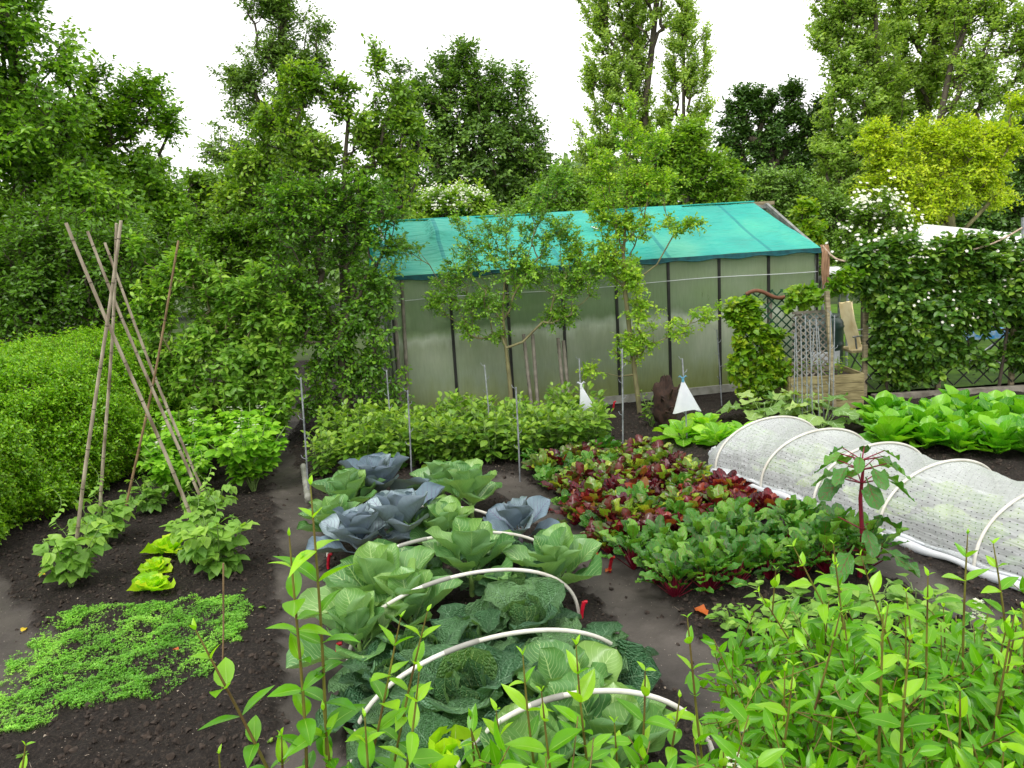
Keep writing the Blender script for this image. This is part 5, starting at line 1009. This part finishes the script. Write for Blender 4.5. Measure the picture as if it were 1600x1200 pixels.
# young cabbages under the film
P_y = make('', lambda g: (lambda b: (rosette(b, CB, 9, (.1, .2), (1.2, .3), g, .05, .01, tw=.25), [('leaves', b, M['squash'])])[1])(MB()), None, 3, 440)
for k in range(11):
    for r in range(2):
        q = TE+td*(.25+.34*k)+tw_*(.36+.46*r); plant('young_cabbage', P_y, 'young', (k+r) % 3, (q[0], q[1], 0), 1.0+.25*((k*7+r*3) % 4)/3, k*1.3+r, '%s pale young cabbage from the far end under the film, %s row' % (ORD[k], ['path side', 'chard side'][r]), 'cabbage', 'pale young cabbages under the tunnel film')
# ================================================================== RIGHT SIDE: trellis, vine, drum, chair, planter, bramble hedge, awning
def lattice(b, x0, x1, z0, z1, y, step, r, m=0, fan=0., dep=.0):
    """criss-cross slats clipped to a rectangle, two layers"""
    W = x1-x0; Hh = z1-z0; k = 0
    for sgn in (1, -1):
        t = -Hh
        while t < W:
            a = t; p = []
            lo = max(0, -a); hi = min(Hh, W-a)
            if hi-lo > .05:
                xa, xb = a+lo, a+hi
                if sgn < 0: xa, xb = W-xa, W-xb
                b.bar((x0+xa, y+dep*xa+sgn*.005, z0+lo), (x0+xb, y+dep*xb+sgn*.005, z0+hi), r*2, .007, m, (0, 1, 0))
            t += step
y_ = 9.25; xl = D(1162, 520, y_)[0]; xr = D(1250, 520, y_)[0]; zt = D(1220, 452, y_)[2]
tr = empty('garden_trellis', (xl, y_, 0), 'dark green diamond trellis with a curved red brown top rail, behind the vine', 'trellis')
b = MB(); lattice(b, 0, xr-xl, .25, zt, 0, .115, .008); b.build('lattice', M['greenwood'], tr)
b = MB(); t = np.linspace(0, 1, 18); za = D(1190, 460, y_)[2]; b.tube(np.stack([.02+.45*t, 0*t-.03, za+.05*np.sin(t*PI*1.6+.3)], 1), .022, 8); b.build('top_rail', M['redwood'], tr)
b = MB(); b.bar((0, -.02, .3), (xr-xl, -.02, .3), .04, .05, 0); b.bar((0, -.02, .5), (xr-xl, -.02, .5), .03, .05, 0); b.build('rail', M['redwood'], tr)
for xx in (.32, xr-xl): b = MB(); b.box((xx, .02, zt/2-.03), (.035, .03, zt-.05)); b.build('upright', M['greywood'], tr)
y_ = 8.95; A = G(1303, 641); T = D(1292, 455, A[1]); A[2] = 0
b = MB(); b.bar(A, T, .045, .045, 0, (0, 1, 0)); o = b.build('wooden_post', M['wood'], None, A); o.location = tuple(A); tag(o, 'square weathered grey post between the grey lattice and the cream chair', 'post')
xl = D(1240, 540, y_)[0]; xr = D(1296, 540, y_)[0]; zb = D(1270, 592, y_)[2]; zt = D(1270, 488, y_)[2]
b = MB(); lattice(b, 0, xr-xl, 0, zt-zb, 0, .075, .0075); b.bar((0, 0, 0), (xr-xl, 0, 0), .02, .03); b.bar((0, 0, zt-zb), (xr-xl, 0, zt-zb), .02, .03)
o = b.build('lattice_panel', M['greywood']); o.location = (xl, y_+.05, zb); tag(o, 'pale grey diamond lattice panel fixed left of the square post', 'trellis')
# planter
pl = empty('planter', (3.2, 8.95, 0), 'long box planter of weathered boards at the foot of the square post', 'planter'); X0 = .0; X1 = .82
for k in range(4):
    b = MB(); b.box((.41, 0, .05+.1*k), (.84, .025, .094)); b.build('board', M['planter'], pl)
    b = MB(); b.box((.83, .31, .05+.1*k), (.025, .6, .094)); b.build('board', M['planter'], pl); b = MB(); b.box((-.01, .31, .05+.1*k), (.025, .6, .094)); b.build('board', M['planter'], pl)
b = MB(); b.box((.41, .62, .2), (.84, .025, .394)); b.build('rear_board', M['planter'], pl)
b = MB(); b.box((.41, .31, .32), (.8, .58, .04)); b.build('earth', M['clod'], pl)
g = np.random.default_rng(71)
for i, xx in enumerate((3.4, 3.62, 3.86)):
    b = MB(); bush(b, .22, .14, 5, 9, BR, .06, g); root = empty('planter_plant', (xx, 9.2, .33), '%s small leafy plant growing in the board planter' % ['left', 'middle', 'right'][i], 'plant', 'plants in the board planter'); b.build('foliage', [M['vine'], M['grnstem']], root)
# vine on the trellis
tree('yellow green leafy vine climbing the left part of the green trellis', 'vine', 9.1, [(1160, 500, 30, 36), (1185, 530, 40, 40), (1165, 570, 34, 34), (1190, 595, 34, 26), (1215, 560, 24, 34), (1150, 480, 14, 16), (1180, 480, 24, 14), (1175, 610, 24, 16)],
     1175, 110, 5, .1, 6, .07, 'vine', .015, .004, bark='barkg', seed=50, name='climbing_vine', T=HT[0], leafvar=(0, 1), tw=.002, dsc=.35, wander=.05)
tree('reddish green vine trailing over the top of the square post', 'vine', 9.05, [(1270, 462, 40, 14), (1240, 475, 20, 12), (1300, 450, 26, 14), (1325, 436, 20, 12)],
     1296, 30, 4, .09, 6, .07, 'vine', .012, .004, bark='barkg', seed=51, name='climbing_vine', T=HT[1], leafvar=(0, .8), dsc=.5, trunk=[A+(0, .06, 0), A+(0, .06, .7), T+(0, .06, -.05)])
# drum
dc = D(1278, 530, 10.0); b = MB(); n = 40; z = np.linspace(0, .92, n); r = .30-.02*(z < .03)-.05*np.clip((z-.86)/.06, 0, 1)+.012*((np.abs((z % .23)-.115) < .02)); P = [(0, 0, q) for q in z]+[(0, 0, .93)]
root = empty('water_butt', (dc[0], 10.0, .03), 'dark green plastic water butt with a pale label, behind the grey lattice', 'water butt'); b.tube(P, np.append(r, .02), 28, cap=False); b.build('barrel', M['drum'], root)
b = MB(); a = np.linspace(-2.2, -1.0, 12); V = [(math.cos(q)*.316, math.sin(q)*.316, zz) for zz in (.36, .52) for q in a]; q = np.arange(11); b.add(V, np.stack([q, q+1, q+13, q+12], 1)); b.build('label', M['whitepl'], root)
b = MB(); b.tube([(0, 0, .93), (0, 0, .955), (0, 0, .96)], [.24, .235, .02], 24, cap=False); b.build('lid', M['drum'], root)
# folding chair with a cream cushion
cp = foot(1350, 10.1, .03); ch = empty('folding_chair', (cp[0], 10.1, .03), 'tubular garden chair with a cream cushion between the post and the bramble hedge', 'chair', rz=.0)
def cpt(px, py, dy=0.): p = D(px, py, 10.1+dy); return p-np.array([cp[0], 10.1, .03])
b = MB(); q0 = cpt(1312, 474); q1 = cpt(1332, 478); prof_ = [cpt(1320, 472, .1), cpt(1324, 500, .04), cpt(1332, 530, 0), cpt(1337, 548, -.03)]; W2 = .22
V = []; 
for i_, pp_ in enumerate(prof_):
    for s in np.linspace(-1, 1, 7): V.append(pp_+np.array([s*.12, s*.1, 0])+np.array([0, -.03*(1-s*s), .012*math.cos(s*6)]))
for i_, pp_ in enumerate(prof_):
    for s in np.linspace(-1, 1, 7): V.append(pp_+np.array([s*.12+.04, s*.1+.05, 0]))
i, j = np.meshgrid(np.arange(3), np.arange(6), indexing='ij'); a = i*7+j; fq = np.stack([a, a+1, a+8, a+7], -1).reshape(-1, 4); b.add(V, np.concatenate([fq, fq+28]))
ed = [(k, k+7, k+35, k+28) for k in (0, 7, 14)]+[(k+6, k+13, k+41, k+34) for k in (0, 7, 14)]+[(k, k+1, k+29, k+28) for k in range(6)]+[(k+21, k+22, k+50, k+49) for k in range(6)]; b.add(V, ed); b.build('cushion', M['cushion'], ch)
b = MB(); sx = cpt(1337, 548, -.03); 
for s in (-.2, .2):
    f0 = cpt(1322, 524)+np.array([0, s, 0]); f1 = cpt(1372, 515)+np.array([0, s, 0]); b.tube([f0, f1], .011, 6)
b.build('armrests', M['galv'], ch)
b = MB(); b.box(cpt(1345, 545), (.42, .42, .03)); b.build('seat', M['cushion'], ch)
for s, (p0, p1) in ((-.2, ((1358, 540), (1316, 572))), (.2, ((1358, 540), (1330, 572))), (-.2, ((1326, 525), (1328, 542))), (.2, ((1330, 545), (1375, 572)))):
    u = cpt(*p0)+np.array([0, s, 0]); v_ = cpt(*p1)+np.array([0, s, 0]); v_[2] = max(v_[2], 0) if p1[1] < 560 else 0; b = MB(); b.tube([u, v_], .011, 6); b.build('leg', M['galv'], ch)
# bundle of steel stakes
g = np.random.default_rng(72)
BS = [((1247, 660), (1243, 495)), ((1254, 668), (1251, 508)), ((1262, 662), (1258, 492)), ((1270, 668), (1265, 500)), ((1263, 655), (1272, 512)), ((1280, 666), (1275, 498)), ((1288, 655), (1278, 510)), ((1294, 662), (1298, 486)), ((1301, 650), (1304, 492)), ((1240, 650), (1242, 520))]
for i, (a, t) in enumerate(BS):
    A_s = G(*a); stake('stake', (A_s[0], A_s[1], 0), D(t[0], t[1], A_s[1]), '%s from the left of the bunched steel stakes before the grey lattice' % ORD[i], 'bunched steel stakes among the courgettes', 3, None, .0065)
# bramble hedge on its wire trellis
def pinkw(c, E, out, g): blossoms(1, 26, .045, 4, 1.5, 5, .05)(c, E, out, g); blossoms(1, 16, .038, 2, .1, 5, .04)(c, E, out, g)
SEG = [('left end', [(1362, 415, 34, 34), (1400, 470, 40, 60), (1385, 540, 20, 34), (1405, 575, 20, 20), (1355, 445, 20, 14), (1400, 400, 50, 30)], 1385, 60),
       ('middle', [(1440, 420, 50, 40), (1450, 490, 60, 50), (1430, 540, 44, 36), (1480, 400, 40, 30), (1500, 470, 40, 50), (1450, 570, 34, 20), (1490, 550, 30, 16)], 1450, 61),
       ('right part', [(1540, 410, 50, 36), (1560, 460, 60, 36), (1600, 440, 50, 60), (1530, 500, 26, 20), (1590, 545, 34, 20), (1525, 560, 16, 12), (1620, 510, 40, 60), (1570, 400, 40, 30), (1520, 385, 30, 20)], 1560, 62),
       ('far right part', [(1680, 440, 70, 70), (1680, 540, 70, 60), (1740, 480, 70, 90)], 1690, 63)]
for nm, bl, px, sd_ in SEG:
    tree('%s of the bramble hedge with pale blossoms behind the chard' % nm, 'hedge', 9.45, bl, px, 330, 6, .15, 6, .088, 'bramble', .02, .004, seed=sd_, name='bramble_hedge', group='sections of bramble hedge', T=BR[0], leafvar=(0, 1), cat2='pink', extra=pinkw, dsc=.8, shell=.3, up=.2, spread=1.2)
b = MB(); x0 = 4.3; b2 = MB(); lattice(b2, 0, 3.6, .08, 1.15, 0, .24, .008); root = empty('fence', (x0, 9.5, 0), 'dark diamond lattice fence carrying the bramble hedge', 'fence'); b2.build('lattice', M['black'], root)
for k in range(5): b = MB(); b.box((k*.9, .03, .85), (.05, .05, 1.7)); b.build('fence_post', M['wood'], root)
b = MB(); b.box((5.8, 9.3, .03), (3.0, .1, .07)); o = b.build('edging_beam', M['greywood']); tag(o, 'pale timber edging beam under the bramble hedge', 'edging')
# awning and things beyond the hedge
def roofq(name, P, label, cat, m='awning', th=.04):
    b = MB(); P = np.array(P); Q = P-np.array([0, 0, th]); n = len(P); 
    b.add(P, [(0, 1, 2, 3)], None, 0, 0, False); b.add(Q, [(3, 2, 1, 0)], None, 0, 0, False)
    for k in range(4): a = k; c = (k+1) % 4; b.add([P[a], P[c], Q[c], Q[a]], [(0, 1, 2, 3)], None, 0, 0, False)
    root = empty(name, (P[:, 0].mean(), P[:, 1].mean(), 0), label, cat); b.build('canopy', M[m], root, (P[:, 0].mean(), P[:, 1].mean(), 0))
    for k in range(4): q = MB(); q.tube([(P[k][0], P[k][1], 0), P[k]-np.array([0, 0, .03])], .02, 6); q.build('pole', M['galv'], root, (P[:, 0].mean(), P[:, 1].mean(), 0))
roofq('awning', [D(1398, 372, 11.6), D(1600, 396, 11.6), D(1605, 366, 13.2), D(1445, 350, 13.2)], 'white awning roof seen over the top of the bramble hedge', 'awning')
roofq('table_canopy', [D(1286, 424, 11.4), D(1325, 425, 11.4), D(1350, 402, 12.2), D(1312, 404, 12.2)], 'small white canopy between greenhouse corner and rose bush', 'canopy')
tp_ = D(1515, 515, 11.0); tb = empty('table', (tp_[0], 11.0, .03), 'table with blue cloth glimpsed through the bramble hedge', 'table')
zt = tp_[2]-.03; b = MB(); b.box((.05, 0, zt), (.7, .6, .03)); b.box((.05, -.3, zt-.05), (.7, .01, .1)); b.build('cloth', M['blue'], tb)
for sx in (-1, 1):
    b = MB(); b.tube([(sx*.1-.35, -.25, 0), (sx*.1+.3, -.25, zt-.03)] if sx > 0 else [(.35, -.25, 0), (-.3, -.25, zt-.03)], .014, 6); b.build('leg', M['galv'], tb); b = MB(); b.tube([(sx*.3, .25, 0), (-sx*.3, .25, zt-.03)], .014, 6); b.build('leg', M['galv'], tb)
b = MB(); b.tube([(0, 0, 0), (0, 0, .02), (0, 0, .14), (0, 0, .16)], [.05, .07, .05, .02], 12); o = b.build('red_bowl', M['red']); o.location = (tp_[0]+.05, 10.9, zt+.045); tag(o, 'red bowl on the blue table beyond the hedge', 'bowl')
rp = D(1597, 372, 9.3); b = MB(); b.tube([foot(1601, 10.3), D(1599, 340, 10.3)], .025, 8); o = b.build('metal_pole', M['galv']); tag(o, 'grey metal pole at the right edge of the bramble hedge', 'pole')
b = MB(); tt = np.linspace(0, 1, 16)[:, None]; p0 = D(1510, 392, 9.3); p1 = D(1597, 356, 9.3); b.tube(p0+(p1-p0)*tt+np.array([0, 0, -.04])*np.sin(PI*tt), .011, 6); tag(b.build('rope', M['rope']), 'pale rope rising to the metal pole over the hedge', 'rope')
# ================================================================== LEFT PRIVET HEDGE
def hedge(name, label, path, hts, wid, n, ls, seed, off=(0, 0)):
    g = np.random.default_rng(seed); path = np.array(path, float); seg = np.linalg.norm(np.diff(path, axis=0), axis=1); cum = np.r_[0, np.cumsum(seg)]
    s = g.uniform(0, cum[-1], n); x = np.interp(s, cum, path[:, 0]); y = np.interp(s, cum, path[:, 1]); h = np.interp(s, cum, hts)
    tx = np.gradient(np.interp(np.linspace(0, cum[-1], 50), cum, path[:, 0])); 
    d = nrm(np.array([path[-1][0]-path[0][0], path[-1][1]-path[0][1], 0])); nr = np.array([d[1], -d[0], 0])   # outward to the garden (right)
    q = g.uniform(0, 1, n); u = g.uniform(0, 1, n); w2 = wid/2; face = q < .5; back = q > .93; zr = np.where(face | back, .03+.97*u, 1.); xr = np.where(face, 1., np.where(back, -1., 1-2*u))
    rr = np.minimum(1/np.power(np.abs(xr)**2.3+zr**2.6, .42), 1.); th = np.arctan2(zr, xr)*2.2; k_ = 1+(fbm(s*1.3, th, seed)-.45)*.34+(fbm(s*4, th*3, seed+1)-.45)*.3-np.abs(g.normal(0, .05, n))
    lx = xr*w2*rr*k_; lz = h*zr*rr*(1+(k_-1)*.55)
    base = np.stack([x, y, 0*x], 1)+nr*lx[:, None]+np.array([0, 0, 1.])*np.maximum(lz, .03)[:, None]
    on = nrm(nr*(np.sign(xr)*(face | back)*1.0+0)[:, None]+np.array([0, 0, 1.])*(np.where(face | back, .35+zr**4, 1.))[:, None]); return base, on, path, nr, cum, g
def hedge_obj(name, label, path, hts, wid, nsp, ls, seed):
    base, on, path, nr, cum, g = hedge(name, label, path, hts, wid, nsp, ls, seed); root = empty(name, (path[0][0], path[0][1], 0), label, 'hedge'); P0 = np.array([path[0][0], path[0][1], 0])
    b = MB(); L = g.uniform(.05, .15, nsp)+.12*(g.uniform(0, 1, nsp) > .9); d = nrm(on+np.array([0, 0, .5])+g.normal(0, .45, base.shape)); tip = base+d*L[:, None]; b.segs(base-d*.06, tip, .0018, .001, 3, 1)
    K = 5
    for k in range(K):
        t = (k+.5)/K
        for sg in (-1, 1):
            sd_ = nrm(np.cross(d, np.where(k % 2, 1, 0)*np.array([0, 0, 1.])+np.where(k % 2, 0, 1)*np.array([.3, 1, .2])))*sg
            ld = nrm(d*.9+sd_+g.normal(0, .2, d.shape)); ln = nrm(d*.8-sd_*.5+np.array([0, 0, .6])+g.normal(0, .25, d.shape)); b.leaves(OVL if ls > .05 else DIA, base+(tip-base)*t, ld, ln, np.full(nsp, ls)*g.uniform(.75, 1.15, nsp)*(1-.3*t), np.clip(.15+.6*t*0+.55*on[:, 2]*0+g.uniform(0, .8, nsp)*.8+.25*t-.1, 0, 1))
    b.build('foliage', [M['hedge'], M['privstem']], root, P0)
    c = MB(); m = 60; s = g.uniform(0, cum[-1], m); x = np.interp(s, cum, path[:, 0]); y = np.interp(s, cum, path[:, 1]); A_ = np.stack([x+g.normal(0, .1, m), y, 0*x], 1); B_ = A_+np.stack([g.normal(0, .25, m), g.normal(0, .2, m), np.interp(s, cum, hts)*.8], 1); c.segs(A_, B_, .018, .008, 6); c.build('stems', M['bark'], root, P0); return root
hedge_obj('privet_hedge', 'broad bright green clipped hedge along the left side behind the bean canes', [(-5.5, 4.6), (-5.4, 6.4), (-5.1, 8.0), (-4.95, 9.8)], [1.14, 1.2, 1.24, 1.24], 2.6, 30000, .047, 81)
# ================================================================== FOREGROUND PRIVET
PV = [blade('lance', w_, 4, 6, dr, .35, .03, 2, 140+i, tw=tq) for i, (w_, dr, tq) in enumerate([(.48, .18, .2), (.54, .02, -.2), (.44, .34, .3), (.48, .5, -.3), (.4, .1, .1)])]
fh = empty('privet_hedge', (.4, 1.2, 0), 'young privet hedge with long upright shoots across the bottom foreground', 'hedge'); FO = np.array([.4, 1.2, 0])
def shoot(b, T, B, g, ls=.058, dense=.045, lm=0, wob=.012):
    T = np.array(T, float); B = np.array(B, float); L = np.linalg.norm(T-B); n = max(int(L/dense), 4); t = np.linspace(0, 1, n+1)
    P = T+(B-T)*t[:, None]; ph = g.uniform(0, 6, 2); P[:, 0] += wob*np.sin(t*4+ph[0])*t; P[:, 1] += wob*np.sin(t*3+ph[1])*t
    r = .0009+.0022*np.sqrt(t); b.tube(P, r, 6, 1, cap=False, rnd=.5); up = nrm(P[:-1]-P[1:]); up = np.vstack([up[:1], up]); a0 = g.uniform(0, PI)
    for k in range(n+1):
        dd = (t[k])*L; sz = ls*min(1, .3+dd/.14)*g.uniform(.68, 1.2)*(1 if dd < .5 else .85); a = a0+k*PI/2+g.normal(0, .25); u = up[k]; x = nrm(np.cross(u, (math.cos(a), math.sin(a), .01))); op = max(.42, min(1.15, .3+dd/.12))+g.normal(0, .12)
        if dd > .45 and g.uniform() < .25: continue
        for sg in (-1, 1):
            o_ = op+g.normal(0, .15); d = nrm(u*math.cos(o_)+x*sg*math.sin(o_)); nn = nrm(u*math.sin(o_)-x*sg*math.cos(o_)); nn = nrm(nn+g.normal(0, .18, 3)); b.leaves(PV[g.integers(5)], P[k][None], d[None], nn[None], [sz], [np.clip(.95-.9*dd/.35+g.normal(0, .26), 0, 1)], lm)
SH = [((485, 758), (520, 1260), 1.02, 0), ((306, 985), (455, 1270), 1.0, 0), ((452, 838), (478, 1240), 1.0, 0), ((626, 965), (560, 1260), 1.06, 0), ((668, 955), (596, 1260), 1.1, 0), ((655, 1050), (628, 1260), 1.0, 0),
      ((900, 1008), (918, 1260), 1.06, 0), ((817, 1024), (838, 1260), 1.05, 0), ((1008, 1048), (1002, 1260), 1.1, 0), ((1074, 965), (1108, 1260), 1.16, 0), ((1062, 1090), (1040, 1260), 1.1, 0), ((846, 1080), (870, 1260), 1.0, 0), ((1302, 850), (1345, 1150), 1.45, 0), ((1240, 854), (1350, 1080), 1.5, 0),
      ((1512, 835), (1500, 1100), 1.4, 0), ((1552, 850), (1590, 1120), 1.35, 0), ((1450, 900), (1452, 1180), 1.35, 0), ((1345, 868), (1440, 1150), 1.5, 0), ((1186, 925), (1300, 1100), 1.6, 0), ((1160, 1058), (1240, 1240), 1.4, 0), ((1380, 960), (1378, 1240), 1.1, 0), ((1422, 1000), (1405, 1260), 1.05, 0), ((1500, 1080), (1500, 1300), 1.1, 0), ((1240, 1040), (1215, 1260), 1.2, 0), ((1585, 960), (1540, 1260), 1.2, 0),
      ((735, 1120), (742, 1260), 1.0, 0), ((570, 1120), (575, 1260), 1.0, 0), ((505, 1110), (520, 1260), 1.02, 0), ((40, 1165), (30, 1280), 1.0, 0), ((342, 1178), (350, 1280), 1.0, 0), ((440, 1150), (440, 1280), 1.0, 0), ((960, 1130), (965, 1270), 1.05, 0), ((1130, 1160), (1130, 1270), 1.1, 0), ((775, 1110), (790, 1260), 1.05, 0)]
g = np.random.default_rng(91); cnt = 0
for tp2, bp2, y_, _ in SH:
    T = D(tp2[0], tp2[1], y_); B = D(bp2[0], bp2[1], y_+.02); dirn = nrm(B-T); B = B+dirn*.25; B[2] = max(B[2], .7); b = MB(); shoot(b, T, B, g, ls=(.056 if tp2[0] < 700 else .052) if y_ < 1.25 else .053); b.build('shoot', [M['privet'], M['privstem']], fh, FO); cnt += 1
# random shoots making up the thick right part and the low fringe
k = 0
while k < 60:
    x = g.uniform(.35, 1.75); y_ = g.uniform(.95, 1.75); lim = .42+(1.75-y_)*-.05; top = 1.30+.16*fbm(x*3, y_*3, 95)+.1*g.uniform()-.10*max(0, (y_-1.35)/.4)
    if x < .55+.1*g.uniform() and y_ < 1.3: top -= .08
    if x/y_ < .28+.1*g.uniform(): continue
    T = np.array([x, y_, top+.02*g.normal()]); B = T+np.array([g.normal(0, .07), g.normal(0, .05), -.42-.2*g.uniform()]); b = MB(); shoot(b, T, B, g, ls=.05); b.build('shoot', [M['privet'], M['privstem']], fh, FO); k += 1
b = MB(); n = 6500; x = g.uniform(-1.0, 1.8, n); y_ = g.uniform(.6, 1.72, n); q = x/y_
top = np.where(x > .3, 1.26+.1*fbm(x*4, y_*4, 97)-.08*np.clip((y_-1.3)/.4, 0, 1), np.interp(q, [-1.0, -.4, -.28, -.18, .3], [1.12, 1.18, 1.3, 1.39, 1.4])+.05*fbm(x*9, y_*9, 98)); keep = (q > .27) | ((y_ < 1.02)); keep &= ~((x < .3) & (y_ > 1.05))
x, y_, top = x[keep], y_[keep], top[keep]; n = len(x); z = top-.02-.5*g.uniform(0, 1, n)**1.5; d = nrm(g.normal(0, .7, (n, 3))+np.array([0, 0, .5])); P = np.stack([x, y_, z], 1)
for k in range(6):
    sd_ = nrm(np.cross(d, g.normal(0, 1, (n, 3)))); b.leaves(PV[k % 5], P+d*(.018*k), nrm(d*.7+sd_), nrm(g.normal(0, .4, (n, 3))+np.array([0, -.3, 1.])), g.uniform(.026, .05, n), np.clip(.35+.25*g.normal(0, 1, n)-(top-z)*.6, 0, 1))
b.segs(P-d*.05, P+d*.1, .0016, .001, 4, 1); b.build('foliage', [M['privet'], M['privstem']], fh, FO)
c = MB(); m = 90; x = g.uniform(-1.0, 1.8, m); y_ = g.uniform(.8, 1.5, m); A_ = np.stack([x, y_, 0*x-.02], 1); B_ = A_+np.stack([g.normal(0, .06, m), g.normal(0, .05, m), np.full(m, 1.0)], 1); c.segs(A_, B_, .007, .004, 6); c.build('stems', M['privstem'], fh, FO)
# small flower heads on the privet
for px, py, yy in ((1147, 1190, 1.1), (1528, 955, 1.4)):
    b = MB(); c0 = D(px, py, yy)
    for k in range(26):
        t = g.uniform(0, 1); a = g.uniform(0, 6.3); q = c0+np.array([math.cos(a)*.011*(1-t*.6), math.sin(a)*.011*(1-t*.6), .045*t-.02])
        for m_ in range(4): d, nn = fr(np.array([a+m_*1.57]), .4); b.leaves(OVL, q[None], d, nn, [.0055], [.5], 0)
    b.build('flower_head', M['flower'], fh, FO)
